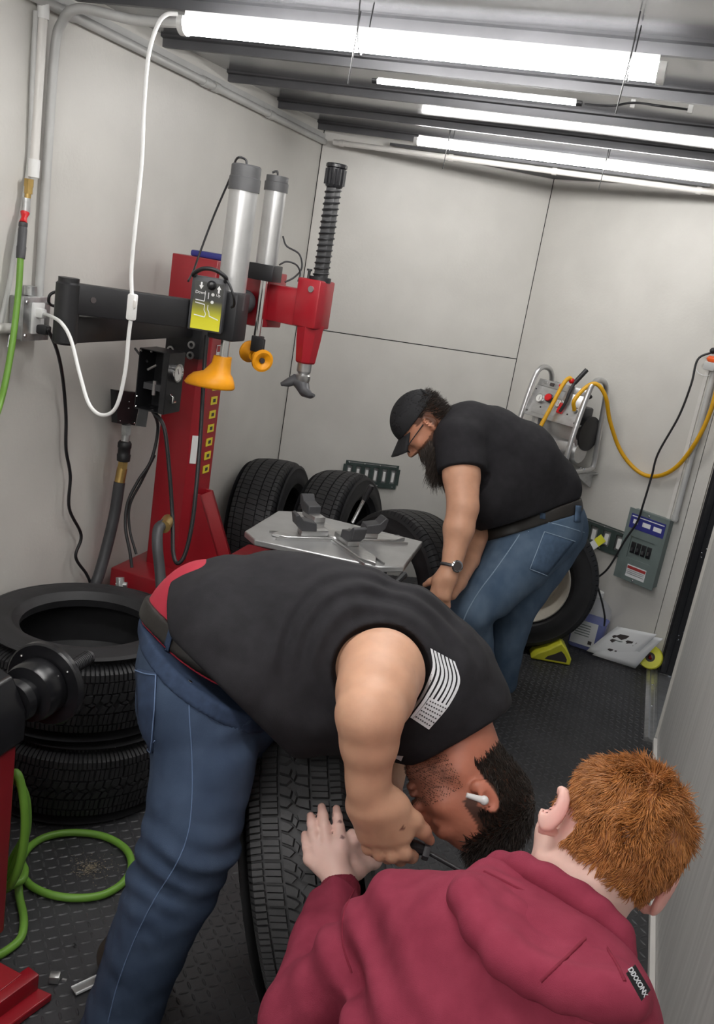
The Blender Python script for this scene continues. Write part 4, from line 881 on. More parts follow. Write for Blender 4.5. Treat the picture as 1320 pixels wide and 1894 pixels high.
# ================================================================== wheel balancer (near left)
wbk = thing('wheel_balancer', 'red wheel balancer with black shaft flange beside the tire stack', 'machine', (-1.25, 1.2, 0))
bpart = lambda o: part(o, wbk)
HX, HZ = -1.082, .602
bpart(MB().prism([(-1.50, .05), (-1.052, .05), (-1.052, .525), (-1.10, .56), (-1.50, .56)], .80, 1.415, np.array([[1, 0, 0], [0, 0, 1], [0, 1, 0]])).build('cabinet', 'red', bevel=.006))
bpart(MB().prism([(-1.50, .525), (-1.045, .525), (-1.045, .60), (-1.085, .665), (-1.14, .68), (-1.50, .68)], .80, 1.432, np.array([[1, 0, 0], [0, 0, 1], [0, 1, 0]])).build('top_tray', 'blackgloss', bevel=.006))
bpart(MB().lathe([(0, 1.43), (.045, 1.43), (.047, 1.45), (.040, 1.455), (.040, 1.47), (.062, 1.475), (.066, 1.49), (.066, 1.525), (.058, 1.53), (.092, 1.53), (.096, 1.533), (.096, 1.545), (.085, 1.555), (.04, 1.56), (0, 1.56)], (HX, 0, HZ), (0, 1, 0), 40).build('shaft_flange', 'blackgloss', sharp=25))
for a in (.7, 2.4, 4.2): bpart(MB().sphere((HX+.079*math.cos(a), 1.53, HZ+.079*math.sin(a)), .004, 8).build('screw', 'chrome'))
bpart(MB().lathe([(0, 1.55), (.0165, 1.55), (.0165, 1.70), (.015, 1.705), (0, 1.705)], (HX, 0, HZ), (0, 1, 0), 20).build('shaft', 'darkgrey'))
thd = [(HX+.0165*math.cos(t), 1.57+.13*t/(2*PI*22), HZ+.0165*math.sin(t)) for t in np.linspace(0, 2*PI*22, 22*12)]
bpart(MB().tube(thd, .0016, 5).build('thread', 'black'))
# white glyph fragment on the side
lg = [( -1.0512, 1.405-.0-.018*(1-math.cos(a))*.0-.03+.03*math.cos(a), .405+.035*math.sin(a)) for a in np.linspace(-PI/2, PI/2, 14)]
li = [( -1.0512, 1.405-.03+.014*math.cos(a), .405+.02*math.sin(a)) for a in np.linspace(PI/2, -PI/2, 14)]
bpart(MB().add([np.array(p)-[0, .065, 0] for p in lg+li], [tuple(range(28))]).build('logo_print', 'paper', smooth=False))
bpart(MB().prism([(-1.50, 1.0), (-.955, 1.0), (-.872, 1.345), (-1.02, 1.345), (-1.50, 1.38)], 0.002, .02).build('base_plate', 'red', bevel=.003))
bpart(MB().box((-.955, 1.20, .038), (.035, .30, .04), R=Matrix.Rotation(-.22, 3, 'Z'), bev=.003).build('base_rib', 'red'))
bpart(MB().prism([(-1.50, 1.0), (-.99, 1.0), (-.935, 1.325), (-1.50, 1.37)], .052, .06).build('base_top', 'red', bevel=.002))
bpart(MB().sphere((-.925, 1.31, .025), .007, 8).build('bolt', 'chrome'))
# green hose coil behind the balancer and loop on the floor
gz = .010
g2h = thing('coiled_hose', 'green air hose coiled behind the balancer with a loop on the floor', 'hose', (-1.1, 1.55, 0))
lp = []
fl_ = lambda px, py, z=gz: atz(px, py, z)
ring = [fl_(42, 1622), fl_(60, 1640), fl_(95, 1655), fl_(140, 1661), fl_(190, 1655), fl_(228, 1632), fl_(243, 1600), fl_(232, 1570), fl_(195, 1548), fl_(145, 1540), fl_(95, 1545), fl_(60, 1562), fl_(40, 1590, .02), fl_(46, 1610, .045), fl_(40, 1628, .05), fl_(20, 1638, .05), fl_(2, 1650, .04), fl_(-25, 1660, .03)]
part(tube('hose_loop', ring, .0098, 'green', seg=12), g2h)
part(tube('hose_tail', [fl_(20, 1608, .05), fl_(32, 1625, .03), fl_(36, 1660), fl_(44, 1700), fl_(38, 1735), fl_(10, 1760), fl_(-15, 1772)], .0098, 'green', seg=12), g2h)
for k, (yy, off) in enumerate(((1.455, 0), (1.475, .012), (1.49, -.01))):
    q = [aty(15+off*300, 1440, yy), aty(32, 1432+k*6, yy), aty(44+k*2, 1480, yy), aty(46+k, 1540, yy), aty(36-k*5, 1600-k*8, yy), aty(14, 1640-k*14, yy), aty(-6, 1610, yy), aty(-12, 1530, yy), aty(-4, 1460, yy)]
    part(MB().tube(catmull(q, 6, True), .0098, 12, True).build('hose_coil', 'green'), g2h)
# ------------------------------------------------------------------ crumbs on the floor
w1 = thing('wheel_weight', 'small silver adhesive wheel weight lying near the red base plate', 'weight', fl_(100, 1810, 0))
part(MB().box(fl_(101, 1808, .011), (.022, .02, .018), R=Matrix.Rotation(.4, 3, 'Z'), bev=.002).build('block', 'steel'), w1); part(MB().box(fl_(119, 1813, .005), (.010, .005, .005), R=Matrix.Rotation(.2, 3, 'Z')).build('chip', 'steel'), w1)
w2 = thing('weight_strip', 'flat silver weight strip backing on the floor by the jeans', 'strip', fl_(160, 1820, 0))
s0_, s1_ = fl_(136, 1834, .006), fl_(215, 1797, .006); d_ = nrm(s1_-s0_); n_ = np.cross(vz, d_); Rw = np.stack([d_, n_, vz], 1); Lw = np.linalg.norm(s1_-s0_)
part(MB().box((s0_+s1_)/2, (Lw, .022, .003), Rw).build('strip', 'steel'), w2)
for s_ in (-1, 1): part(MB().box((s0_+s1_)/2+n_*.0105*s_+vz*.002, (Lw, .003, .005), Rw).build('edge', 'paper'), w2)
w3 = thing('metal_chip', 'tiny bright metal chip on the floor', 'chip', fl_(138, 1748, 0)); part(MB().box(fl_(138, 1748, .003), (.010, .005, .003), R=Matrix.Rotation(-.5, 3, 'Z')).build('flake', 'chrome'), w3)
sd = thing('dust_patch', 'pale sawdust scatter inside the green hose loop', 'dust', fl_(168, 1606, 0))
V = []; F = []; c_ = fl_(168, 1606, .0022)
for k in range(420):
    r = abs(RNG.normal(0, .028)); a = RNG.uniform(0, 2*PI); p = c_+np.array([r*math.cos(a)*1.1, r*math.sin(a), 0]); z = RNG.uniform(0, .001); t = RNG.uniform(0, PI); l = RNG.uniform(.001, .0035)
    d = np.array([math.cos(t), math.sin(t), 0])*l; n = np.array([-math.sin(t), math.cos(t), 0])*.0007
    V += [p-d-n+vz*z, p+d-n+vz*z, p+n+vz*(z+.001)]; F.append((3*k, 3*k+1, 3*k+2))
o = rawmesh('dust', V, F, 'dirt', None, smooth=False); part(o, sd); o['kind'] = 'stuff'
# ================================================================== implicit surfaces for people
def smin(a, b, k):
    h = np.maximum(k-np.abs(a-b), 0)/k; return np.minimum(a, b)-h*h*k*.25
def smax(a, b, k): return -smin(-a, -b, k)
def rc(a, b, ra, rb):
    a = np.asarray(a, np.float32); b = np.asarray(b, np.float32); d = b-a; dd = float(d@d)+1e-12
    def f(P):
        q = P-a; t = np.clip((q@d)/dd, 0, 1); return np.linalg.norm(q-t[:, None]*d, axis=1)-(ra+(rb-ra)*t)
    return f
def ell(c, r, R=None):
    c = np.asarray(c, np.float32); r = np.asarray(r, np.float32); Rt = None if R is None else np.asarray(R, np.float32)
    def f(P):
        q = P-c
        if Rt is not None: q = q@Rt
        k0 = np.linalg.norm(q/r, axis=1); k1 = np.linalg.norm(q/(r*r), axis=1)+1e-9; return k0*(k0-1)/k1
    return f
def sph(c, r): return rc(c, c, r, r)
def U(fs, k=.03):
    def f(P):
        d = fs[0](P)
        for g in fs[1:]: d = smin(d, g(P), k)
        return d
    return f
def sub(f, g, k=.01): return lambda P: smax(f(P), -g(P), k)
def cut(f, p, n, k=.004):          # keep the side opposite to n
    p = np.asarray(p, np.float32); n = np.asarray(nrm(n), np.float32); return lambda P: smax(f(P), (P-p)@n, k)
def local(f, o, R):
    o = np.asarray(o, np.float32); R = np.asarray(R, np.float32); return lambda P: f((P-o)@R)
def chain(pts, k=None):            # [(xyz, r), ...]
    fs = [rc(pts[i][0], pts[i+1][0], pts[i][1], pts[i+1][1]) for i in range(len(pts)-1)]
    return U(fs, min(k or .012, .012))
def J(px, py, D, r): return (atd(px, py, D), r)
def jc(L, k=None): return chain([J(*p) for p in L], k)
_sd = np.random.default_rng(3)
_NW = _sd.normal(0, 1, (24, 3)); _NP = _sd.uniform(0, 6.28, 24)
def wav(P, f, sc=(1, 1, 1), i0=0, n=6):   # smooth pseudo-noise in [-1,1]
    Q = P*np.asarray(sc, np.float32)*f; o = np.zeros(len(P), np.float32)
    for i in range(i0, i0+n):
        o += np.sin(Q@_NW[i].astype(np.float32)+_NP[i]+1.3*np.sin(Q@_NW[(i+7) % 24].astype(np.float32)*.6+_NP[(i+3) % 24]))
    return o/n**.5*.7
def surf(f, lo, hi, h, B=8):
    lo = np.asarray(lo, float); hi = np.asarray(hi, float)
    n = np.ceil((hi-lo)/(h*B)).astype(int); N = n*B
    bc = np.stack(np.meshgrid(*[np.arange(k) for k in n], indexing='ij'), -1).reshape(-1, 3)
    cen = (lo+(bc+.5)*h*B).astype(np.float32); dc = f(cen)
    keep = np.abs(dc) < h*B*1.25
    val = np.empty(N+1, np.float32); 
    sg = np.where(dc < 0, -1., 1.).astype(np.float32).reshape(n)
    val[:] = 1.; val[:-1, :-1, :-1] = np.repeat(np.repeat(np.repeat(sg, B, 0), B, 1), B, 2)
    kb = bc[keep]; g = np.stack(np.meshgrid(*[np.arange(B+1)]*3, indexing='ij'), -1).reshape(-1, 3)
    CH = 600
    for s in range(0, len(kb), CH):
        idx = (kb[s:s+CH, None, :]*B+g[None]).reshape(-1, 3)
        v = f((lo+idx*h).astype(np.float32)); val[idx[:, 0], idx[:, 1], idx[:, 2]] = v
    ins = val < 0
    c8 = np.zeros(N, np.uint8)
    for a in (0, 1):
        for b in (0, 1):
            for c in (0, 1): c8 += ins[a:a+N[0], b:b+N[1], c:c+N[2]]
    act = (c8 > 0) & (c8 < 8); ci = np.argwhere(act); vid = np.full(N, -1, np.int32); vid[act] = np.arange(len(ci))
    acc = np.zeros((len(ci), 3)); cnt = np.zeros(len(ci))
    cor = np.array([[a, b, c] for a in (0, 1) for b in (0, 1) for c in (0, 1)])
    for i in range(8):
        for j in range(i+1, 8):
            if np.abs(cor[i]-cor[j]).sum() != 1: continue
            A = ci+cor[i]; Bq = ci+cor[j]; va = val[A[:, 0], A[:, 1], A[:, 2]]; vb = val[Bq[:, 0], Bq[:, 1], Bq[:, 2]]
            m = (va < 0) != (vb < 0); t = np.where(m, va/(va-vb+1e-12), 0)[:, None]
            acc += np.where(m[:, None], A+(Bq-A)*t, 0); cnt += m
    V = lo+acc/cnt[:, None]*h
    F = []
    for ax in range(3):
        s0 = [slice(None)]*3; s1 = [slice(None)]*3; s0[ax] = slice(0, -1); s1[ax] = slice(1, None)
        a = ins[tuple(s0)]; b = ins[tuple(s1)]; e = np.argwhere(a != b)
        o1, o2 = [k for k in range(3) if k != ax]
        ok = (e[:, o1] > 0) & (e[:, o2] > 0) & (e[:, o1] < N[o1]) & (e[:, o2] < N[o2]); e = e[ok]
        fl = a[e[:, 0], e[:, 1], e[:, 2]]
        q = []
        for (d1, d2) in ((0, 0), (1, 0), (1, 1), (0, 1)):
            c = e.copy(); c[:, o1] -= 1-d1; c[:, o2] -= 1-d2; q.append(vid[c[:, 0], c[:, 1], c[:, 2]])
        q = np.stack(q, 1); flip = fl if ax != 1 else ~fl
        q[~flip] = q[~flip][:, ::-1]; F.append(q)
    return V.astype(np.float32), np.concatenate(F)
def smesh(name, f, lo, hi, h, m, parent=None, tint=None, label=None):
    V, F = surf(f, lo, hi, h); 
    F = F[(F >= 0).all(1)]
    o = rawmesh(name, V, F, m, parent, sharp=0)
    if tint is not None:
        at = o.data.color_attributes.new('tint', 'FLOAT_COLOR', 'POINT'); c = np.ones((len(V), 4), np.float32); c[:, :3] = tint(V); at.data.foreach_set('color', c.ravel())
    if label: o['label'] = label
    return o, V
def grad(f, P, e=.0015):
    P = np.asarray(P, np.float32); g = np.stack([f(P+np.float32(e)*d)-f(P-np.float32(e)*d) for d in np.eye(3, dtype=np.float32)], 1); return g/np.maximum(np.linalg.norm(g, axis=1, keepdims=True), 1e-9)
def hit(f, pix, t0=.7, t1=4.6):     # where the sight line through each pixel meets the surface
    D = np.array([ray(x, y) for x, y in pix], np.float32); t = np.full(len(D), t0, np.float32)
    for _ in range(140):
        d = f((CC+D*t[:, None]).astype(np.float32)); t = np.minimum(t+np.clip(d*.7, -.02, .08), t1)
    P = CC+D*t[:, None]; bad = np.abs(f(P.astype(np.float32))) > .004
    if bad.any() and not bad.all():     # sight lines that pass just beside the surface: nearest surface point instead
        Q = CC+D[bad]*np.median(t[~bad])
        for _ in range(25): Q = Q-grad(f, Q)*f(Q.astype(np.float32))[:, None]*.9
        P[bad] = Q
    return P
def dens(pix, step=6.):
    out = []
    for a, b in zip(pix[:-1], pix[1:]):
        a = np.array(a, float); b = np.array(b, float); n = max(1, int(np.hypot(*(b-a))/step)); out += [tuple(a+(b-a)*i/n) for i in range(n)]
    return out+[tuple(pix[-1])]
def seam(name, f, pix, r, m, parent, lift=.0005, smooth=True):
    pp_ = [tuple(q[:2]) for q in catmull([(x, y, 0) for x, y in pix], 6)] if smooth and len(pix) > 2 else dens(pix)
    P = hit(f, pp_); N = grad(f, P); return MB().tube(P+N*lift, r, 6).build(name, m, parent, sharp=80)
def patch(name, f, quad, m, parent, nu=8, nv=8, lift=.002, thick=.002, fn=None, t0=.7):
    quad = [np.array(q, float) for q in quad] if quad is not None else None; pix = []
    for i in range(nu+1):
        for j in range(nv+1):
            u, v = i/nu, j/nv
            p = (1-u)*(1-v)*quad[0]+u*(1-v)*quad[1]+u*v*quad[2]+(1-u)*v*quad[3] if fn is None else fn(u, v); pix.append(tuple(p[:2]))
    P = hit(f, pix, t0); N = grad(f, P); P = P+N*lift
    F = [(i*(nv+1)+j, (i+1)*(nv+1)+j, (i+1)*(nv+1)+j+1, i*(nv+1)+j+1) for i in range(nu) for j in range(nv)]
    o = MB().add(P, F).build(name, m, parent, sharp=80)
    if thick: s = o.modifiers.new('thickness', 'SOLIDIFY'); s.thickness = thick; s.offset = 0
    return o
def hairs(name, roots, dirs, lens, r, m, parent, curl=.0, bend=None, nseg=4, sides=3):
    n = len(roots); T = np.linspace(0, 1, nseg+1); d = dirs/np.linalg.norm(dirs, axis=1, keepdims=True)
    b = np.zeros((n, 3)) if bend is None else bend
    rnd = RNG.normal(0, 1, (n, 3))*curl
    C = np.stack([roots+(d*t+(b+rnd)*t*t)*lens[:, None] for t in T], 1)       # n, s, 3
    u = np.cross(d, RNG.normal(0, 1, (n, 3))); u /= np.linalg.norm(u, axis=1, keepdims=True)+1e-9; w = np.cross(d, u)
    rr = np.broadcast_to(np.asarray(r, float), (n,))
    V = []
    for k in range(sides):
        a = 2*PI*k/sides; V.append(C+(math.cos(a)*u+math.sin(a)*w)[:, None, :]*(rr[:, None]*(1-.75*T[None, :]**2))[:, :, None])
    V = np.stack(V, 2)      # n, s, sides, 3
    base = (np.arange(n)*(nseg+1)*sides)[:, None, None]; s = np.arange(nseg)[None, :, None]*sides; k = np.arange(sides)[None, None, :]; k2 = (k+1) % sides
    F = np.stack([base+s+k, base+s+k2, base+s+sides+k2, base+s+sides+k], -1).reshape(-1, 4)
    return rawmesh(name, V.reshape(-1, 3), F, m, parent, sharp=0)
def head_fn(eo=.0, ea=.32):
    # local axes: x = person's right, y = forward, z = up; origin between the ears
    fs = [ell((0, -.012, .030), (.077, .098, .088)), ell((0, .028, -.040), (.064, .066, .078))]
    f = U(fs, .04)
    more = [rc((-.05, .0, -.065), (0, .062, -.098), .022, .020), rc((.05, .0, -.065), (0, .062, -.098), .022, .020), rc((-.034, .082, .018), (.034, .082, .018), .014, .014), sph((.045, .056, -.028), .022), sph((-.045, .056, -.028), .022)]
    f = U([f]+more, .022)
    sock = U([sph((.033, .105, -.004), .017), sph((-.033, .105, -.004), .017)], .004)
    f = sub(f, sock, .016)
    f = U([f, ell((.033, .078, -.003), (.016, .0145, .0125)), ell((-.033, .078, -.003), (.016, .0145, .0125))], .006)
    nose = U([rc((0, .090, .006), (0, .116, -.034), .008, .0125), sph((.012, .103, -.040), .0095), sph((-.012, .103, -.040), .0095)], .01)
    f = U([f, nose], .012)
    lips = U([ell((0, .094, -.064), (.024, .010, .0065)), ell((0, .092, -.077), (.021, .010, .0075))], .003)
    f = U([f, lips], .006)
    ears = []
    for s in (-1, 1):
        Re = np.array(Matrix.Rotation(-ea*s, 3, 'Z')@Matrix.Rotation(-.15, 3, 'X'))
        o = U([ell((s*(.0865+eo), -.022, -.005), (.0085, .019, .033), Re), rc((s*.079, -.008, -.03), (s*(.084+eo*.6), -.012, -.036), .008, .007)], .008)
        o = sub(o, ell((s*(.0945+eo), -.017, .0), (.0075, .010, .019), Re), .006); ears.append(o)
    f = U([f]+ears, .006)
    return f
def basis(fwd_img, up_img, tilt=0., roll=0.):
    # head axes from image directions; side nearer the camera follows from the cross product
    fw = CR*fwd_img[0]-CU*fwd_img[1]-CF*(fwd_img[2] if len(fwd_img) > 2 else 0); up = CR*up_img[0]-CU*up_img[1]-CF*(up_img[2] if len(up_img) > 2 else 0)
    fw = nrm(fw); up = nrm(up-fw*(up@fw)); rt = np.cross(fw, up); return np.stack([rt, fw, up], 1)
mat('skin_a', s2l(203, 156, 128), .5, var=.06, vs=30., bump=.1, bs=300., sub=.12, tint='tint')
mat('skin_b', s2l(200, 150, 122), .5, var=.06, vs=30., bump=.1, bs=300., sub=.12, tint='tint')
mat('skin_c', s2l(226, 188, 176), .5, var=.05, vs=30., bump=.08, bs=300., sub=.12, tint='tint')
mat('tee', (.019, .018, .021), .85, var=.15, vs=40., bump=.25, bs=700., spec=.25)
mat('denim', s2l(64, 78, 100), .85, col2=s2l(50, 63, 85), vs=(14., 14., 10.), bump=.35, bs=900., spec=.2, tint='tint')
mat('denim_b', s2l(94, 112, 132), .85, col2=s2l(70, 89, 111), vs=(14., 14., 10.), bump=.35, bs=900., spec=.2, tint='tint')
mat('denim_dark', s2l(50, 63, 86), .85, var=.15, vs=60., spec=.2)
mat('denim_dark_b', s2l(76, 95, 118), .85, var=.15, vs=60., spec=.2)
mat('thread', s2l(96, 118, 152), .8); mat('thread_b', s2l(140, 160, 180), .8)
mat('hoodie', s2l(146, 56, 76), .9, col2=s2l(132, 46, 66), vs=25., bump=.35, bs=800., spec=.2, tint='tint')
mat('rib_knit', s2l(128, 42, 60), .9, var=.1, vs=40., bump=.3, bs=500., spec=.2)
mat('hair_dark', (.040, .028, .022), .42, col2=(.018, .013, .011), vs=60.)
mat('hair_red', s2l(198, 132, 72), .42, col2=s2l(150, 92, 44), vs=70.)
mat('beard', (.035, .024, .018), .6, var=.4, vs=60.)
mat('cap', (.010, .010, .012), .8, var=.2, vs=40., bump=.2, bs=500.)
mat('leather', (.018, .015, .013), .5, var=.3, vs=30.)
mat('undershirt', s2l(168, 40, 58), .85, var=.06, vs=20.)
mat('tan', s2l(205, 165, 140), .7)
mat('boot', (.05, .04, .032), .6, var=.3, vs=30.)
mat('earbud', (.82, .82, .82), .3)
mat('print_white', (.72, .73, .76), .7, var=.06, vs=30.)
mat('gold', s2l(215, 170, 100), .25, metal=.9)
def person(name, label, loc): return thing(name, label, 'person', loc)
# ================================================================== bending man (near)
def near_man():
    root = person('person', 'bending man in black shirt and blue jeans working over the tire', atz(225, 1890, 0))
    HO = atd(872, 1472, 1.66); HR = basis((-.86, .50, .10), (.50, .86, .06))
    S = .95; f0 = head_fn(); hf = lambda P: f0(((P-HO.astype(np.float32))@HR.astype(np.float32))/S)*S
    hl = lambda x, y, z: HO+HR@np.array([x, y, z])
    NB = atd(835, 1345, 1.70)
    neck = chain([(hl(0, -.03, -.03), .060), (hl(0, -.035, -.09), .062), (NB, .072)])
    R_sh, R_el, R_wr = atd(705, 1243, 1.57), atd(684, 1322, 1.445), atd(680, 1452, 1.475)
    armR = chain([(R_sh, .077), (R_sh*.5+R_el*.5, .066), (R_el, .0545), (R_el*.6+R_wr*.4, .0465), (R_el*.2+R_wr*.8, .036), (R_wr, .033)], .035)
    # hand: fist on a screwdriver handle
    h = lambda px, py, D: atd(px, py, D)
    palm = U([rc(R_wr, h(684, 1482, 1.49), .034, .037), rc(h(674, 1492, 1.50), h(682, 1540, 1.515), .028, .022), rc(h(702, 1490, 1.485), h(710, 1540, 1.50), .033, .025), rc(h(728, 1495, 1.49), h(742, 1540, 1.497), .028, .022)], .022)
    fing = [[(676, 1547, 1.515, .0120), (682, 1568, 1.522, .0112), (694, 1574, 1.548, .0105), (706, 1562, 1.57, .009)],
            [(695, 1554, 1.503, .0125), (703, 1579, 1.508, .0116), (718, 1585, 1.538, .0108), (730, 1570, 1.56, .009)],
            [(716, 1554, 1.496, .0125), (726, 1582, 1.499, .0118), (740, 1589, 1.528, .0108), (750, 1574, 1.552, .009)],
            [(737, 1549, 1.492, .0125), (748, 1578, 1.494, .0118), (761, 1584, 1.518, .0108), (766, 1570, 1.543, .009)]]
    fs = [jc(q, .008) for q in fing]
    thumb = jc([(738, 1498, 1.49, .018), (765, 1517, 1.498, .0135), (782, 1537, 1.51, .0115), (795, 1555, 1.525, .009)], .012)
    hand = palm
    for g in fs: hand = U([hand, g], .0035)
    hand = U([hand, thumb], .011)
    L_sh, L_el, L_wr = atd(745, 1265, 1.86), atd(735, 1350, 1.95), atd(715, 1440, 1.86)
    armL = chain([(L_sh, .075), (L_el, .052), (L_wr, .034), (atd(712, 1475, 1.80), .034), (atd(712, 1500, 1.77), .02)], .03)
    tors = [(560, 1200, 1.78, .10), (620, 1205, 1.75, .145), (740, 1235, 1.73, .12), (820, 1300, 1.71, .085)]
    torso = jc(tors, .05)
    legc = U([jc([(372, 1345, 1.67, .065), (355, 1550, 1.63, .06), (272, 1750, 1.71, .05), (215, 1910, 1.78, .045)], .03), jc([(425, 1345, 1.86, .065), (355, 1560, 1.82, .06), (285, 1760, 1.92, .05), (220, 1910, 2.02, .045)], .03)], .03)
    body = U([hf, neck], .03); up = U([torso, legc], .01); body = U([body, up], .03); body = U([body, armL], .02); body = U([body, armR], .022); body = U([body, hand], .014)
    crease = chain([(atd(655, 1478, 1.40), .002), (atd(690, 1472, 1.40), .002), (atd(722, 1452, 1.42), .002)])
    def bodyf(P):
        d = body(P); return d
    def tint(V):
        q = (V-HO)@HR/S; t = np.ones((len(V), 3), np.float32)
        r = np.linalg.norm(q, axis=1); face = np.clip((.22-r)/.05, 0, 1)
        t = t*(1-face[:, None])+face[:, None]*np.array([.82, .54, .52])
        ear = np.clip(1-np.linalg.norm((q-np.array([.086, -.02, -.005]))/np.array([.03, .03, .045]), axis=1), 0, 1)[:, None]; t = t*(1-ear)+ear*np.array([1.0, .62, .62])
        # hair and beard shadow
        ang = q[:, 1]-.35*(q[:, 2]-.02)
        hair = ((q[:, 2] > .048) & (q[:, 1] < .055+.1*(q[:, 2]-.06))) | ((q[:, 1] < -.035-.05*(q[:, 2])) & (q[:, 2] > -.062)) | ((q[:, 1] < .012) & (q[:, 2] > .02)) | ((abs(q[:, 1]-.012) < .012) & (q[:, 2] > -.02) & (abs(q[:, 0]) > .06))
        hair &= (r < .17)
        t[hair] = np.array([.13, .09, .08])
        beard = (q[:, 2] < -.045) & (q[:, 1] > .0) & (r < .16) & (q[:, 2] > -.13)
        bs_ = (np.clip((-.035-q[:, 2])/.03, 0, 1)*np.clip((q[:, 1]+.005)/.03, 0, 1)*(r < .16)*(q[:, 2] > -.14))[:, None]*(.75+.25*wav(V, 120.)[:, None].clip(-1, 1)); t = t*(1-.55*bs_)
        # grubby fingers
        hd = np.linalg.norm(V-atd(755, 1575, 1.52), axis=1); g = np.clip(1-hd/.05, 0, 1)[:, None]*.35; t = t*(1-g)+g*np.array([.45, .42, .45])
        sp_ = np.linalg.norm(V-hit(bodyf, [(745, 1533)])[0], axis=1) < .0045; t[sp_] = np.array([.28, .2, .2])
        return t
    lo = np.array([-1.0, 1.02, -.02]); hi = np.array([.12, 2.2, 1.2])
    bo, V = smesh('body', bodyf, lo, hi, .0044, 'skin_a', None, tint); part(bo, root)
    # hair strands
    q = (V-HO)@HR/S; r = np.linalg.norm(q, axis=1); N = grad(bodyf, V)
    hm = (((q[:, 2] > .048) & (q[:, 1] < .055+.1*(q[:, 2]-.06))) | ((q[:, 1] < -.035-.05*(q[:, 2])) & (q[:, 2] > -.062)) | ((q[:, 1] < .012) & (q[:, 2] > .02))) & (r < .17) & (abs(q[:, 0]) < .085)
    idx = np.where(hm)[0]; idx = RNG.choice(idx, 9000); rt = V[idx]+RNG.normal(0, .0012, (9000, 3)); ql = q[idx]
    flow = np.stack([np.zeros(9000), -.2-ql[:, 1]*4, -.55-0*ql[:, 2]], 1)@HR.T
    top = np.clip((ql[:, 2]-.03)/.06, 0, 1)
    flow2 = np.stack([ql[:, 0]*2, np.full(9000, .6), np.full(9000, .15)], 1)@HR.T
    fl2 = flow*(1-top[:, None])+flow2*top[:, None]
    dirs = N[idx]*(.14+.14*top[:, None])+fl2*.9+RNG.normal(0, .08, (9000, 3)); lens = .010+.012*top+RNG.uniform(0, .005, 9000)
    ho = hairs('hair', rt, dirs, lens, .0010, 'hair_dark', None, .12); part(ho, root); ho['label'] = 'short dark brown hair'
    bm_ = (q[:, 2] < -.04) & (q[:, 1] > .005) & (r < .15) & (q[:, 2] > -.125) & ((q[:, 2] < -.088) | (abs(q[:, 0]) > .035) | (abs(q[:, 2]+.05) < .006))
    idx = RNG.choice(np.where(bm_)[0], 2600); dirs = N[idx]*.6+(HR@np.array([0, .2, -.8]))+RNG.normal(0, .25, (2600, 3))
    part(hairs('beard', V[idx], dirs, RNG.uniform(.0015, .0038, 2600), .00045, 'beard', None, .1, nseg=2), root)
    # ---- shirt
    body_sh = jc([(352, 1162, 1.765, .106), (392, 1172, 1.77, .140), (432, 1182, 1.775, .168), (520, 1196, 1.775, .190), (620, 1206, 1.75, .176), (720, 1222, 1.735, .152), (800, 1258, 1.72, .124), (850, 1300, 1.71, .098)], .05)
    belly = jc([(440, 1255, 1.70, .105), (530, 1280, 1.69, .098), (620, 1275, 1.68, .095)], .05)
    chest = jc([(700, 1290, 1.69, .115), (790, 1330, 1.68, .085)], .05)
    shl = jc([(735, 1228, 1.64, .085), (800, 1290, 1.655, .088), (850, 1330, 1.66, .065)], .04)
    fars = jc([(700, 1235, 1.86, .10), (800, 1270, 1.84, .09)], .05)
    hemlow = jc([(400, 1165, 1.71, .10), (440, 1225, 1.68, .095)], .04)
    sh0 = U([body_sh, chest, shl, fars], .05); hemf = U([belly, hemlow, jc([(395, 1165, 1.68, .080), (415, 1205, 1.65, .085), (452, 1262, 1.625, .082), (500, 1305, 1.635, .078), (540, 1320, 1.65, .07)], .04)], .05)
    ax_ = nrm(atd(430, 1160, 1.77)-atd(330, 1190, 1.77))
    fold_dir = nrm(atd(760, 1150, 1.6)-atd(620, 1060, 1.6))
    c_arm = atd(706, 1240, 1.58)
    def folds(P):
        w = .0035*wav(P, 16., (1, 1, 1), 0, 5)+.0022*wav(P, 40., (1, 1, 1), 6, 5)
        # radiating pull folds around the shoulder
        q = P-c_arm.astype(np.float32); d = np.linalg.norm(q, axis=1)
        a1 = q@CU.astype(np.float32); b1 = q@CR.astype(np.float32)
        s = np.sin(d*150.+1.5*np.sin(b1*20))*np.exp(-((d-.15)/.07)**2)*np.clip((a1+.02)/.06, 0, 1)*.0042
        # long soft folds sagging toward the belly
        b2 = (P-atd(480, 1250, 1.6).astype(np.float32)); u = b2@nrm(CR*.8+CU*.6).astype(np.float32)
        s2 = .0055*np.sin(u*46+2.*np.sin((b2@CU.astype(np.float32))*16))*np.clip(-(b2@CU.astype(np.float32))/.10+.4, 0, 1)*np.exp(-(u/.16)**2)
        return w+s+s2
    hem_p = atd(332, 1120, 1.77)
    armhole = U([armR, rc(R_sh, R_sh+nrm(R_el-R_sh)*.1, .083, .08)], .01)
    ah_n = nrm(np.array(R_el)-np.array(R_sh))
    hemB = nrm(np.cross(ray(338, 1202), ray(472, 1335))).astype(np.float32)
    if hemB@(atd(300, 1350, 1.7)-CC) < 0: hemB = -hemB
    def shirt(P):
        fo = folds(P); d = sh0(P)
        d = smax(d, (P-hem_p.astype(np.float32))@(-ax_).astype(np.float32), .012)
        d = smin(d, hemf(P), .03)+fo
        d = smax(d, (P-hem_p.astype(np.float32))@(-ax_).astype(np.float32), .006)
        d = smax(d, (P-CC.astype(np.float32))@hemB, .006)
        d = smax(d, -(armhole(P)-.003), .006)
        return d
    # collar: cut the shirt end with a plane across the neck
    cpx = atd(835, 1372, 1.66); cn = nrm(nrm(atd(930, 1500, 1.66)-atd(800, 1270, 1.70)))
    shirt1 = cut(shirt, cpx, cn, .006)
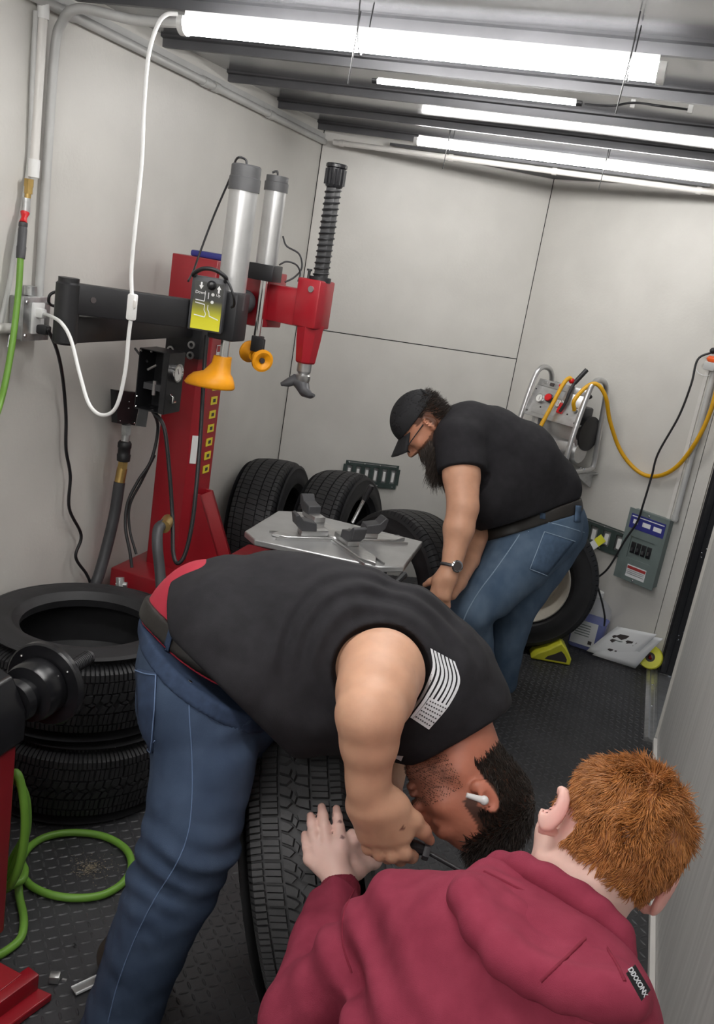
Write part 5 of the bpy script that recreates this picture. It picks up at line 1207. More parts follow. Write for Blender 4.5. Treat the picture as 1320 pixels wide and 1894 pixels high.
    so, SV = smesh('shirt', shirt1, [-.95, 1.2, .45], [.05, 2.12, 1.15], .0042, 'tee', None); part(so, root); so['label'] = 'black t-shirt'
    # collar rib
    # ---- flag print on the shoulder
    Lb = catmull([(752, 1322, 0), (781, 1284, 0), (799, 1240, 0), (795, 1199, 0)], 10)[:, :2]; Rb_ = catmull([(793, 1349, 0), (829, 1306, 0), (850, 1264, 0), (840, 1224, 0)], 10)[:, :2]
    def bil(s, t):
        i = min(len(Lb)-1, max(0, t*(len(Lb)-1))); a = int(i); b = min(a+1, len(Lb)-1); f_ = i-a
        l = Lb[a]*(1-f_)+Lb[b]*f_; r_ = Rb_[a]*(1-f_)+Rb_[b]*f_; return l+(r_-l)*s
    fg = MB()
    for k in range(7):
        s0, s1 = k/6.6, k/6.6+.098
        t0_ = 0. if k < 2 else .33
        tn = 14
        pix = []
        for i in range(tn+1):
            t = t0_+(1-t0_)*i/tn; wv = .012*math.sin(9*t+k)
            pix += [tuple(bil(s0+wv, t)), tuple(bil((s0+s1)/2+wv, t)), tuple(bil(min(1, s1)+wv, t))]
        P = hit(shirt1, pix); P = P+grad(shirt1, P)*.0012
        fg.add(P, [(3*i+j, 3*i+j+1, 3*i+j+4, 3*i+j+3) for i in range(tn) for j in (0, 1)])
    part(fg.build('flag_stripes', 'print_white', sharp=80), root)
    part(patch('flag_field', shirt1, None, 'print_white', None, 12, 10, .0012, 0., lambda u, v: bil(.27+.73*u, .335*v)), root)
    st_ = MB()
    for i in range(7):
        for j in range(6):
            cpt = bil(.32+.64*(i+.5*(j % 2))/6.6, .02+.30*(j+.5)/6); P = hit(shirt1, [tuple(cpt)]); N_ = grad(shirt1, P)
            e1 = nrm(np.cross(N_[0], CU)); e2 = np.cross(N_[0], e1)
            st_.add([P[0]+N_[0]*.0018+(e1*math.cos(a)+e2*math.sin(a))*(.0022 if n_ % 2 == 0 else .001) for n_, a in enumerate(np.linspace(0, 2*PI, 10, endpoint=False))], [tuple(range(10))])
    part(st_.build('flag_stars', 'tee', smooth=False), root)
    # chest print corner peeking below
    for tri in ([(718, 1394), (746, 1397), (742, 1406)], [(722, 1400), (730, 1405), (726, 1414)]):
        P = hit(shirt1, tri); N_ = grad(shirt1, P); P = P+N_*.002; part(MB().add(P, [(0, 1, 2)]).build('chest_print', 'print_white', smooth=False), root)
    # ---- jeans
    legR = jc([(366, 1238, 1.70, .112), (369, 1300, 1.655, .112), (377, 1400, 1.645, .094), (352, 1550, 1.63, .086), (318, 1640, 1.655, .082), (272, 1750, 1.71, .0755), (232, 1860, 1.755, .0745), (212, 1925, 1.79, .078)], .04)
    legL = jc([(440, 1260, 1.86, .115), (425, 1400, 1.84, .10), (355, 1570, 1.82, .080), (288, 1740, 1.92, .070), (230, 1880, 2.0, .070), (215, 1930, 2.05, .072)], .04)
    pel = jc([(352, 1165, 1.765, .098), (366, 1225, 1.75, .115)], .04); pel2 = jc([(378, 1162, 1.86, .112), (430, 1250, 1.87, .115)], .04); lap = jc([(400, 1270, 1.72, .115), (430, 1290, 1.75, .115)], .04)
    j0 = U([legR, legL], .010); j0 = U([j0, pel, pel2, lap], .03)
    wp = atd(292, 1180, 1.70); wn = nrm(CR*.56+CU*.83)
    kc = atd(330, 1600, 1.60).astype(np.float32)
    def jeans(P):
        d = j0(P)+.0028*wav(P, 14., (1, 1, 1), 3, 5)+.0014*wav(P, 46., (1, 1, 1.6), 9, 5)
        q = P-kc; v = q@CU.astype(np.float32); u = q@CR.astype(np.float32)
        d = d+.0045*np.sin((v+.35*u)*115+1.2*np.sin(u*30))*np.exp(-(v/.075)**2)
        q2 = P-atd(430, 1330, 1.6).astype(np.float32); v2 = q2@CU.astype(np.float32); u2 = q2@CR.astype(np.float32)
        d = d+.0032*np.sin((v2*.9-.4*u2)*110)*np.exp(-(v2/.07)**2)*np.clip((u2+.06)/.08, 0, 1)
        return d
    jc_ = cut(jeans, wp, wn, .006)
    ank = atz(212, 1925, .06)
    jc2 = lambda P: smax(jc_(P), .055-P[:, 2], .006)
    def jt(V):
        n = .5+.5*wav(V, 9., (1, 1, 1), 2, 5); fade = np.exp(-(((V-atd(395, 1450, 1.58))/np.array([.10, .12, .20]))**2).sum(1))
        fade2 = np.exp(-(((V-atd(320, 1710, 1.62))/np.array([.07, .12, .10]))**2).sum(1))
        m = .92+.14*n+.30*fade+.35*fade2; return np.stack([m, m, m*.98], 1)
    jo, JV = smesh('jeans', jc2, [-1.0, 1.0, .03], [-.2, 2.3, 1.1], .0042, 'denim', None, jt); part(jo, root); jo['label'] = 'dark blue jeans'
    add = lambda o, lab=None: part(o, root)
    add(seam('side_seam', jc2, [(351, 1262), (350, 1320), (355, 1400), (355, 1480), (347, 1545), (325, 1600), (285, 1665), (248, 1740), (218, 1820), (200, 1890)], .0011, 'thread', None))
    add(seam('side_seam', jc2, [(337, 1215), (341, 1240), (351, 1262)], .0011, 'thread', None))
    add(seam('pocket_seam', jc2, [(352, 1264), (385, 1274), (420, 1281), (455, 1286)], .0011, 'thread', None))
    pk = patch('back_pocket', jc2, [(252, 1236), (291, 1246), (283, 1393), (258, 1366)], 'denim_dark', None, 8, 14, .0015, .002); add(pk)
    add(seam('pocket_stitch', jc2, [(253, 1240), (270, 1247), (290, 1250)], .0012, 'thread', None, .0035)); add(seam('pocket_stitch', jc2, [(290, 1250), (288, 1310), (281, 1392), (270, 1380)], .0012, 'thread', None, .0035, False))
    rv = hit(jc2, [(351, 1262)]); nv_ = grad(jc2, rv); add(MB().lathe([(0, 0), (.005, 0), (.004, .0025), (0, .003)], rv[0], nv_[0], 12).build('rivet', 'chrome'))
    # waistband: thin shell just proud of the jeans below the cut
    w2 = wp-wn*.028
    wb_ = lambda P: smax(smax(j0(P)-.003, (P-wp.astype(np.float32))@wn.astype(np.float32)-.002, .003), -((P-w2.astype(np.float32))@wn.astype(np.float32)), .003)
    wo, _ = smesh('waistband', wb_, [-1.0, 1.1, .6], [-.3, 2.3, 1.1], .005, 'denim_dark', None); part(wo, root)
    b0, b1 = wp+wn*.006, wp+wn*.044
    band = U([pel, pel2, jc([(395, 1190, 1.72, .09), (378, 1125, 1.77, .10)], .04)], .03)
    bl_ = lambda P: smax(smax(band(P)-.006, (P-b1.astype(np.float32))@wn.astype(np.float32), .003), -((P-b0.astype(np.float32))@wn.astype(np.float32)), .003)
    o_, _ = smesh('belt', bl_, [-1.0, 1.1, .6], [-.3, 2.3, 1.15], .005, 'leather', None); part(o_, root); o_['label'] = 'black leather belt'
    us = lambda P: smax(smax(band(P)+.004+.002*wav(P, 20.), (P-(b1+wn*.14).astype(np.float32))@wn.astype(np.float32), .01), -((P-(wp-wn*.03).astype(np.float32))@wn.astype(np.float32)), .003)
    o_, _ = smesh('undershirt', us, [-1.0, 1.1, .6], [-.3, 2.3, 1.2], .005, 'undershirt', None); part(o_, root); o_['label'] = 'red undershirt showing above the belt'
    blf = lambda P: smin(bl_(P), wb_(P), .004)
    add(patch('belt_loop', blf, [(318, 1152), (327, 1156), (312, 1208), (303, 1204)], 'denim_dark', None, 3, 10, .003, .003))
    # boots (feet below the frame)
    for (px, py, dz) in ((212, 1925, 0), (215, 1930, .0)):
        a = atz(px, py, .06) if py == 1925 else atd(215, 1930, 2.05); a = np.array([a[0], a[1], .05])
        bf = U([rc(a+[0, 0, .03], a+[-.02, 0, 0], .05, .045), rc(a+[0, 0, -.005], a+[.06, -.15, -.015], .043, .034)], .03)
        bf = (lambda g: (lambda P: smax(g(P), .003-P[:, 2], .004)))(bf)
        o_, _ = smesh('boot', bf, a-[.14, .26, .06], a+[.18, .12, .12], .006, 'boot', None); part(o_, root)
    # earbud
    eb = hl(.095, -.010, -.008); e2_ = hl(.096, .012, -.032)
    o_ = MB().tube([eb, eb*.6+e2_*.4, e2_], [.0072, .0055, .0045], 10); o_.sphere(eb, .0085, 10); add(o_.build('earbud', 'earbud', sharp=70))
    # ---- screwdriver in the fist
    sd_ = thing('screwdriver', 'long black screwdriver gripped in the bending man\'s fist', 'tool', atd(785, 1575, 1.52))
    s0, s1 = atd(700, 1545, 1.535), atd(783, 1572, 1.525); dv = nrm(s1-s0)
    part(MB().tube([s0, s0+dv*.01, s1-dv*.012, s1], [.008, .0125, .0125, .010], 10).build('handle', 'black'), sd_)
    part(MB().lathe([(0, 0), (.015, 0), (.016, .003), (.016, .008), (.015, .011), (0, .011)], s1, dv, 6).build('bolster', 'darkgrey'), sd_)
    t1 = atd(865, 1618, 1.50); part(MB().tube([s1, s1+(t1-s1)*1.25], .0042, 10).build('shaft', 'black'), sd_)
    return root
near_man()
# ================================================================== boy in the hoodie (nearest)
def tire_f(P):
    a = nt_ax.astype(np.float32); q = P-NT_C.astype(np.float32); hh_ = q@a; rad = np.linalg.norm(q-hh_[:, None]*a, axis=1)
    return np.maximum(rad-(.345-.010*(2*hh_/.215)**2), np.abs(hh_)-.108)
def boy():
    root = person('person', 'red-haired boy in a maroon hoodie with one hand on the tire', (-.0, .75, 0))
    HO = atd(1118, 1562, 1.235); HR = basis((-.17, .08, -1.), (.62, -.76, .10))
    hf = local(head_fn(.013, .75), HO, HR); hl = lambda x, y, z: HO+HR@np.array([x, y, z])
    NB = atd(1040, 1690, 1.235)
    neck = chain([(hl(0, -.03, -.02), .055), (hl(0, -.03, -.08), .054), (NB, .056)], .03)
    # left hand flat on the tread
    def on(px, py, lift):
        p = hit(tire_f, [(px, py)], .8); n = grad(tire_f, p); return p[0]+n[0]*lift
    wr = on(627, 1640, .045); W1 = on(625, 1622, .036)
    kn = [on(575, 1588, .020), on(586, 1568, .022), on(605, 1560, .023), on(629, 1561, .022)]
    tips = [(564, 1544), (575, 1511), (595, 1495), (622, 1498)]; kpx = [(575, 1588), (586, 1568), (605, 1560), (629, 1561)]
    rr = [.0078, .0088, .0092, .0088]; hand = U([rc(wr, W1, .027, .026)], .02)
    palm = [rc(W1, k_, .021, .0125) for k_ in kn]
    thb = on(668, 1592, .022); palm.append(rc(W1, thb, .020, .015)); palm.append(rc(thb, kn[3], .014, .0115)); palm.append(rc(thb*.5+W1*.5, kn[3], .016, .012)); hand = U([hand]+palm, .010)
    hand = U([hand, rc(kn[0], kn[3], .0105, .0115)], .006)
    FT = []
    for (t, kp_, k_, r_) in zip(tips, kpx, kn, rr):
        a = np.array(kp_, float); b = np.array(t, float); m1 = a+(b-a)*.45; m2 = a+(b-a)*.75
        c = chain([(k_, r_*1.28), (on(*m1, .019), r_*1.12), (on(*m2, .012), r_*1.0), (on(*b, .0085), r_*.86)], .006); hand = U([hand, c], .005); FT.append(on(*b, .0085))
    th = chain([(thb, .015), (on(664, 1572, .016), .0115), (on(654, 1552, .012), .0105), (on(650, 1542, .0095), .0085)], .008); hand = U([hand, th], .012)
    LS, LE = atd(748, 1712, 1.25), atd(560, 1884, 1.29)
    core = U([chain([(LS, .05), (LE, .042), (wr, .028)], .02), chain([(LS, .06), (atd(1085, 1890, 1.06), .05)], .03), chain([(atd(960, 1800, 1.18), .08), (np.array([-.02, .76, .42]), .12)], .04)], .04)
    body = U([hf, neck], .025); body = U([body, core], .03); body = U([body, hand], .012)
    def hairmask(q):
        back = (q[:, 1] < -.025) & (q[:, 2] > -.034+.25*(.045-np.abs(q[:, 0])).clip(0, 1)*-.5)
        side = (q[:, 1] < .045) & (q[:, 2] > .012-.10*(q[:, 1]+.03).clip(-.1, 0)) 
        return (back | side | ((q[:, 2] > .06) & (q[:, 1] < .075))) & (np.linalg.norm(q, axis=1) < .15) & (np.abs(q[:, 0]) < .0815) & (np.linalg.norm((q-np.array([.09, -.02, -.008]))*np.array([1, 1, .8]), axis=1) > .038) & (np.linalg.norm((q-np.array([-.09, -.02, -.008]))*np.array([1, 1, .8]), axis=1) > .030)
    def tint(V):
        q = (V-HO)@HR; t = np.ones((len(V), 3), np.float32)
        for s in (-1, 1):
            e = np.clip(1.3-np.linalg.norm((q-np.array([s*.088, -.022, -.005]))/np.array([.02, .032, .045]), axis=1), 0, 1)[:, None]; t = t*(1-e)+e*np.array([1.0, .70, .72])
        t[hairmask(q)] = np.array([.46, .26, .12])
        for i, p in enumerate(FT):
            g = np.clip(1.2-np.linalg.norm(V-p, axis=1)/.016, 0, 1)[:, None]*.55; t = t*(1-g)+g*np.array([.62, .48, .46])
        for (px, py, r_) in ((630, 1519, .0045), (633, 1548, .004), (615, 1508, .003)):
            m = np.linalg.norm(V-hit(body, [(px, py)], .8)[0], axis=1) < r_; t[m] = np.array([.35, .28, .3])
        return t
    bo, V = smesh('body', body, [-.50, .55, .3], [.36, 1.68, 1.2], .0036, 'skin_c', None, tint); part(bo, root)
    q = (V-HO)@HR; N = grad(body, V); idx = np.where(hairmask(q))[0]; n = 15000; idx = RNG.choice(idx, n); ql = q[idx]
    top = np.clip((ql[:, 2]-.055)/.05, 0, 1); cr = ql-np.array([.012, -.055, .10])
    down = np.stack([ql[:, 0]*1.5, -.15*np.ones(n), -np.ones(n)], 1); swirl = np.stack([-cr[:, 1]*8+cr[:, 0]*5, cr[:, 0]*8+cr[:, 1]*5+.25, -.1*np.ones(n)], 1)
    fl_ = down*(1-top[:, None])+swirl*top[:, None]
    clump = np.stack([wav(ql, 55., (1, 1, 1), i, 4) for i in (0, 5, 10)], 1)*.5
    dirs = N[idx]*(.42+.12*top[:, None])+(fl_+clump*1.4)@HR.T*.8+RNG.normal(0, .09, (n, 3))
    low = np.clip((ql[:, 2]+.05)/.08, 0, 1); lens = .007+.016*low+.010*top+RNG.uniform(0, .006, n)
    ho = hairs('hair', V[idx]+N[idx]*-.001+RNG.normal(0, .001, (n, 3)), dirs, lens, .00085, 'hair_red', None, .10, bend=-N[idx]*.40); part(ho, root); ho['label'] = 'short ginger hair'
    # ---- hoodie
    tor = U([jc([(800, 1768, 1.21, .090), (950, 1812, 1.13, .096), (1070, 1880, 1.05, .086)], .04), chain([(atd(870, 1800, 1.16), .12), (np.array([-.05, .82, .50]), .16), (np.array([-.03, .74, .36]), .17)], .05), chain([(atd(1020, 1850, 1.07), .10), (np.array([.05, .74, .48]), .14)], .05), chain([(atd(1000, 1720, 1.175), .055), (atd(930, 1775, 1.15), .08)], .04)], .04)
    sl = chain([(LS, .070), (LS*.5+LE*.5, .066), (LE, .0625)], .03); fa = chain([(LE, .0625), (LE*.5+wr*.5, .057), (LE*.12+wr*.88, .046)], .02)
    RS = atd(1100, 1905, 1.0); RE = np.array([.17, 1.02, .52]); RW = np.array([.02, 1.20, .44]); slR = chain([(RS, .07), (RE, .06), (RW, .045)], .03)
    up = U([tor, sl], .035)
    crA = atd(600, 1760, 1.2).astype(np.float32); fdir = nrm(LE-LS).astype(np.float32); cR, cU = CR.astype(np.float32), CU.astype(np.float32)
    def hood_base(P):
        d = smin(up(P), fa(P), .014); d = smin(d, slR(P), .03)
        w = .0035*wav(P, 13., (1, 1, 1), 1, 5)+.0012*wav(P, 50., (1, 1, 1), 8, 5)
        q = P-crA; u = q@cR; v = q@cU
        s = .0062*np.sin((u*.85+v*.52)*88+1.4*np.sin(v*22))*np.exp(-(((u-.03)/.11)**2+((v+.03)/.13)**2))
        q2 = P-atd(640, 1880, 1.1).astype(np.float32); u2 = q2@cR; v2 = q2@cU
        s2 = .006*np.sin((u2*.80-v2*.6)*62+1.2*np.sin(v2*18))*np.exp(-((u2/.10)**2+(v2/.12)**2))
        return d+w+s+s2
    ax = nrm(wr-LE); cp0 = wr-ax*.030
    body_s = cut(hood_base, cp0, ax, .006)
    # the cut plane must not touch the torso: only apply near the wrist
    def jac(P):
        d = hood_base(P); near = np.linalg.norm(P-wr.astype(np.float32), axis=1) < .16
        return np.where(near, smax(d, (P-cp0.astype(np.float32))@ax.astype(np.float32), .006), d)
    def jac2(P): return smax(jac(P), .30-P[:, 2], .01)
    o_, _ = smesh('hoodie', jac2, [-.46, .48, .28], [.34, 1.45, 1.0], .0042, 'hoodie', None, lambda V: (lambda m: np.stack([m, m, m], 1))(.97+.07*wav(V, 6., (1, 1, 1), 4, 5))); part(o_, root); o_['label'] = 'maroon hooded sweatshirt'
    cuf = chain([(cp0-ax*.008, .0415), (cp0+ax*.030, .0345), (cp0+ax*.043, .0335)], .006)
    cuf2 = cut(cut(cuf, cp0+ax*.046, ax, .003), cp0-ax*.012, -ax, .003)
    def cuf3(P):
        q = P-cp0.astype(np.float32); a = ax.astype(np.float32); qq = q-(q@a)[:, None]*a; e1 = nrm(np.cross(ax, (0, 0, 1.))).astype(np.float32); e2 = np.cross(a, e1)
        return cuf2(P)+.0007*np.sin(np.arctan2(qq@e1, qq@e2)*44)
    o_, _ = smesh('cuff', cuf3, cp0-.08, cp0+.1, .0025, 'rib_knit', None); part(o_, root)
    part(seam('crease_shade', jac2, [(655, 1645), (636, 1690), (634, 1745), (650, 1800)], .0016, 'rib_knit', None, .0), root)  # darker knit line along the sleeve crease, standing in for its shadow
    # ---- hood lying on the back
    rim = [(868, 1648, 1.185, .021), (905, 1632, 1.205, .024), (955, 1648, 1.195, .024), (1015, 1686, 1.165, .024), (1072, 1732, 1.115, .024), (1115, 1782, 1.07, .025), (1142, 1822, 1.045, .024)]
    hemp = [(868, 1672), (897, 1720), (945, 1775), (990, 1808), (1045, 1834), (1105, 1850), (1150, 1856)]
    hh = hit(jac2, hemp, .6); hn = grad(jac2, hh)
    R_ = [J(*p) for p in rim]; Hm = [(hh[i]+hn[i]*.012, .020) for i in range(7)]
    fs = []
    for i in range(7):
        mid = (R_[i][0]*.5+Hm[i][0]*.5); mp = mid-CF*.012
        fs += [rc(R_[i][0], mp, R_[i][1], .022), rc(mp, Hm[i][0], .022, Hm[i][1])]
    for i in range(6):
        fs += [rc(R_[i][0], R_[i+1][0], R_[i][1], R_[i+1][1]), rc(Hm[i][0], Hm[i+1][0], .020, .020)]
        m0 = (R_[i][0]+Hm[i][0])/2-CF*.012; m1 = (R_[i+1][0]+Hm[i+1][0])/2-CF*.012; fs.append(rc(m0, m1, .024, .024))
        a0 = R_[i][0]*.25+Hm[i][0]*.75-CF*.006; a1 = R_[i+1][0]*.25+Hm[i+1][0]*.75-CF*.006; fs.append(rc(a0, a1, .020, .020)); a0 = R_[i][0]*.75+Hm[i][0]*.25-CF*.008; a1 = R_[i+1][0]*.75+Hm[i+1][0]*.25-CF*.008; fs.append(rc(a0, a1, .025, .025))
    hd0 = U(fs, .018)
    hood = lambda P: hd0(P)+.0016*wav(P, 18., (1, 1, 1), 2, 5)
    o_, _ = smesh('hood', hood, [-.2, .7, .6], [.34, 1.35, 1.1], .004, 'hoodie', None, lambda V: (lambda m: np.stack([m, m, m], 1))(1.02+.06*wav(V, 7., (1, 1, 1), 4, 5))); part(o_, root)
    # inner rim roll round the neck
    rl = [(885, 1622, 1.225, .016), (925, 1600, 1.235, .017), (963, 1604, 1.205, .018), (1010, 1628, 1.165, .019), (1072, 1664, 1.13, .019), (1104, 1690, 1.11, .019), (1140, 1728, 1.095, .019), (1150, 1768, 1.08, .018)]
    rlf = jc(rl, .02); o_, _ = smesh('hood_rim', lambda P: rlf(P)+.0008*wav(P, 30.), [-.2, .7, .6], [.36, 1.4, 1.15], .0035, 'hoodie', None, lambda V: np.full((len(V), 3), .97)); part(o_, root)
    hs = lambda P: smin(hood(P), rlf(P), .004)
    part(seam('hood_seam', hs, [(1096, 1722), (1050, 1768), (1000, 1815)], .0022, 'rib_knit', None, .0), root)
    part(seam('hood_seam', hs, [(895, 1612), (990, 1660), (1090, 1716), (1135, 1775), (1155, 1815)], .0022, 'rib_knit', None, .0), root)
    tg = [(1158, 1802), (1175, 1785), (1203, 1831), (1186, 1852)]
    tgp = hit(hs, tg, .6); c_ = tgp.mean(0)
    # woven tag: flat label sewn on the hood edge
    up_ = nrm(atd(1175, 1785, 1.0)-atd(1158, 1802, 1.0)); al = nrm(atd(1203, 1831, 1.0)-atd(1175, 1785, 1.0)); dt = ((tgp-CC)@CF).min()-.010
    T4 = [atd(x, y, dt) for x, y in tg]
    o_ = MB().add(T4+[p+CF*.0015 for p in T4], [(3, 2, 1, 0), (4, 5, 6, 7), (0, 1, 5, 4), (1, 2, 6, 5), (2, 3, 7, 6), (3, 0, 4, 7)]).build('brand_tag', 'black', smooth=False); part(o_, root)
    tgr = nrm(T4[2]-T4[1]); tgu = nrm(T4[1]-T4[0]); tcn = (T4[0]+T4[1]+T4[2]+T4[3])/4-CF*.0006
    part(text('lettering', 'DIXXON', .0072, tcn-tgr*.0035, tgr, tgu, 'print_white', None, bold=.0002), root); part(text('lettering', 'X', .0075, tcn+tgr*.0130-tgu*.001, tgr, tgu, 'print_white', None), root)
    # ---- trousers: kneeling legs
    lg = U([chain([(np.array([-.08, .74, .34]), .13), (np.array([-.15, 1.02, .13]), .085)], .03), chain([(np.array([-.15, 1.02, .12]), .08), (np.array([-.13, .66, .085]), .06)], .02), chain([(np.array([.06, .74, .34]), .13), (np.array([.14, 1.00, .13]), .085)], .03), chain([(np.array([.14, 1.00, .12]), .08), (np.array([.10, .64, .085]), .06)], .02)], .03)
    lg2 = lambda P: smax(smax(lg(P)+.003*wav(P, 16.), .004-P[:, 2], .004), P[:, 2]-.42, .01)
    o_, _ = smesh('trousers', lg2, [-.35, .45, -.02], [.32, 1.2, .5], .007, 'denim_dark', None); part(o_, root)
    for x in (-.13, .10):
        a = np.array([x, .60, .075]); bf = U([rc(a, a+[0, -.13, -.03], .045, .038)], .02); bf2 = lambda P, g=bf: smax(g(P), .003-P[:, 2], .004)
        o_, _ = smesh('shoe', bf2, a-[.1, .22, .08], a+[.1, .1, .1], .007, 'boot', None); part(o_, root)
boy()
# ================================================================== man in the cap (far)
def far_man():
    root = person('person', 'bearded man in black cap, black shirt and light jeans holding the tire', (-.27, 3.4, 0))
    HO = atd(781, 785, 3.235); HR = basis((-.60, .80, -.10), (-.80, -.60, .10)); S = .96
    f0 = head_fn(); hf = lambda P: f0(((P-HO.astype(np.float32))@HR.astype(np.float32))/S)*S
    hl = lambda x, y, z: HO+HR@np.array([x, y, z])*S
    NB = atd(842, 800, 3.24); neck = chain([(hl(0, -.03, -.03), .06), (NB, .075)], .03)
    Lsh, Lel, Lwr = atd(850, 815, 3.15), atd(856, 938, 3.08), atd(836, 1040, 3.06)
    arm = chain([(Lsh, .075), (Lsh*.45+Lel*.55, .064), (Lel, .054), (Lel*.6+Lwr*.4, .053), (Lel*.15+Lwr*.85, .037), (Lwr, .034)], .03)
    h = lambda px, py, D: atd(px, py, D)
    hand = U([rc(Lwr, h(826, 1066, 3.06), .032, .034), rc(h(820, 1066, 3.07), h(802, 1098, 3.07), .024, .017), rc(h(830, 1070, 3.055), h(824, 1104, 3.055), .026, .018), rc(h(812, 1076, 3.06), h(814, 1100, 3.055), .022, .016)], .02)
    for q in ([(802, 1098, 3.07, .0115), (796, 1114, 3.09, .0105), (794, 1128, 3.10, .009)], [(810, 1101, 3.06, .0118), (806, 1120, 3.075, .0108), (805, 1134, 3.09, .009)], [(818, 1104, 3.055, .0118), (816, 1122, 3.07, .0105), (815, 1136, 3.085, .009)], [(828, 1104, 3.055, .0108), (828, 1120, 3.07, .0095), (827, 1132, 3.08, .0085)]):
        hand = U([hand, jc(q, .006)], .006)
    hand = U([hand, jc([(808, 1068, 3.08, .014), (796, 1076, 3.10, .012), (785, 1082, 3.12, .0095)], .01)], .01)
    armR = chain([(atd(880, 830, 3.52), .07), (atd(893, 955, 3.46), .05), (atd(868, 1035, 3.26), .036), (atd(845, 1075, 3.16), .034), (atd(835, 1100, 3.12), .02)], .03)
    torso = jc([(985, 920, 3.45, .10), (930, 870, 3.38, .13), (875, 825, 3.30, .12)], .04)
    legs = U([jc([(1005, 995, 3.44, .08), (868, 1125, 3.28, .06), (890, 1270, 3.50, .045)], .03), jc([(1020, 995, 3.6, .08), (952, 1120, 3.50, .05), (925, 1262, 3.63, .04)], .03)], .03)
    body = U([hf, neck], .03); body = U([body, torso, legs], .012); body = U([body, armR, arm], .02); body = U([body, hand], .012)
    def tint(V):
        q = (V-HO)@HR/S; t = np.ones((len(V), 3), np.float32); r = np.linalg.norm(q, axis=1)
        fc = np.clip((.2-r)/.05, 0, 1)[:, None]; t = t*(1-fc)+fc*np.array([.92, .78, .75])
        hr = ((q[:, 1] < -.02) & (q[:, 2] > -.06)) | ((q[:, 1] < .02) & (q[:, 2] > .015)); hr &= r < .17; t[hr] = [.2, .14, .11]
        b = (q[:, 2] < -.04) & (q[:, 1] > -.005) & (r < .17); t[b] = [.22, .16, .13]
        hd = np.linalg.norm(V-atd(808, 1125, 3.08), axis=1); g = np.clip(1-hd/.06, 0, 1)[:, None]*.5; t = t*(1-g)+g*np.array([.5, .42, .42]); return t
    bo, V = smesh('body', body, [-.95, 2.65, .0], [.1, 3.95, 1.35], .006, 'skin_b', None, tint); part(bo, root)
    q = (V-HO)@HR/S; N = grad(body, V)
    # beard
    bm_ = (q[:, 2] < -.045) & (q[:, 1] > .0) & (np.linalg.norm(q, axis=1) < .15) & ((q[:, 2] < -.085) | (abs(q[:, 0]) > .03)); n = 3000; idx = RNG.choice(np.where(bm_)[0], n)
    tip = atd(806, 905, 3.18); dirs = nrm_rows(tip-V[idx])+N[idx]*.25+RNG.normal(0, .10, (n, 3)); lens = RNG.uniform(.06, .13, n)*np.clip((.0-q[idx][:, 2])/.10, .3, 1.05)
    part(hairs('beard', V[idx], dirs, lens, .0011, 'beard', None, .06, nseg=4), root)
    hm = (q[:, 1] < .0) & (q[:, 2] > -.07) & (q[:, 2] < .07) & (np.linalg.norm(q, axis=1) < .16) & (abs(q[:, 0]) < .083) & ((q[:, 1] < -.045) | (q[:, 2] > .03)); n = 2600; idx = RNG.choice(np.where(hm)[0], n)
    dirs = N[idx]*.5+(HR@np.array([0, -.6, -.35]))+RNG.normal(0, .2, (n, 3)); part(hairs('hair', V[idx], dirs, RNG.uniform(.010, .024, n), .001, 'hair_dark', None, .15), root)
    # cap
    dome0 = ell((0, -.008, .036), (.088, .108, .094))
    def dome(P):
        ql = ((P-HO.astype(np.float32))@HR.astype(np.float32))/S; d = dome0(ql); d = np.maximum(d, -(d+.006)); return smax(d, -(ql[:, 2]-(.034+.10*(ql[:, 1]-.09).clip(-1, 0)*-.12)), .004)*S
    o_, _ = smesh('cap', dome, HO-.22, HO+.22, .0045, 'cap', None); part(o_, root); o_['label'] = 'black baseball cap'
    bv = []; nu, nv = 14, 6
    for i in range(nu+1):
        a = (i/nu-.5)*2; 
        for j in range(nv+1):
            t = j/nv; w_ = .074*math.sin(min(1, .15+.85*1)*PI/2)*a
            y0 = .098*math.sqrt(max(0, 1-(a*.80)**2))-.006; y1 = .168*math.sqrt(max(0, 1-(a*.72)**2))+.0
            y_ = y0+(y1-y0)*t; z_ = .040-.018*t-.030*a*a*(.4+.6*t); bv.append(hl(w_*1.0, y_, z_))
    o_ = MB().add(bv, [(i*(nv+1)+j, (i+1)*(nv+1)+j, (i+1)*(nv+1)+j+1, i*(nv+1)+j+1) for i in range(nu) for j in range(nv)]).build('cap_brim', 'cap', sharp=80); s = o_.modifiers.new('t', 'SOLIDIFY'); s.thickness = .004; part(o_, root)
    o_ = MB().tube([hl(.05*math.cos(a), -.098-.012*math.sin(a)*0, .055+.028*math.sin(a)) for a in np.linspace(0, PI, 10)], .005, 6).build('cap_strap', 'cap'); part(o_, root)
    # glasses
    g_ = MB()
    for s in (-1, 1): g_.tube([hl(s*.034+.022*math.cos(a), .112, -.004+.017*math.sin(a)) for a in np.linspace(0, 2*PI, 20, endpoint=False)], .0022, 6, True); g_.tube([hl(s*.056, .112, .002), hl(s*.079, .09, .004), hl(s*.083, .0, .006)], .0022, 6)
    g_.tube([hl(-.012, .113, .0), hl(.012, .113, .0)], .002, 6); part(g_.build('glasses', 'black'), root)
    # shirt
    s0 = U([jc([(1000, 905, 3.44, .150), (945, 868, 3.38, .190), (895, 838, 3.32, .178), (858, 815, 3.26, .130)], .05), jc([(955, 935, 3.40, .15), (930, 925, 3.36, .15), (900, 900, 3.30, .15)], .05), jc([(880, 830, 3.50, .11), (860, 830, 3.45, .10)], .04), chain([(atd(868, 790, 3.22), .085), (Lsh, .088), (Lsh*.5+Lel*.5, .084)], .03)], .05)
    hn_ = nrm(CR*.30-CU*.95); hp_ = atd(1000, 944, 3.43); slc = atd(846, 868, 3.10); sln = nrm(Lel-Lsh)
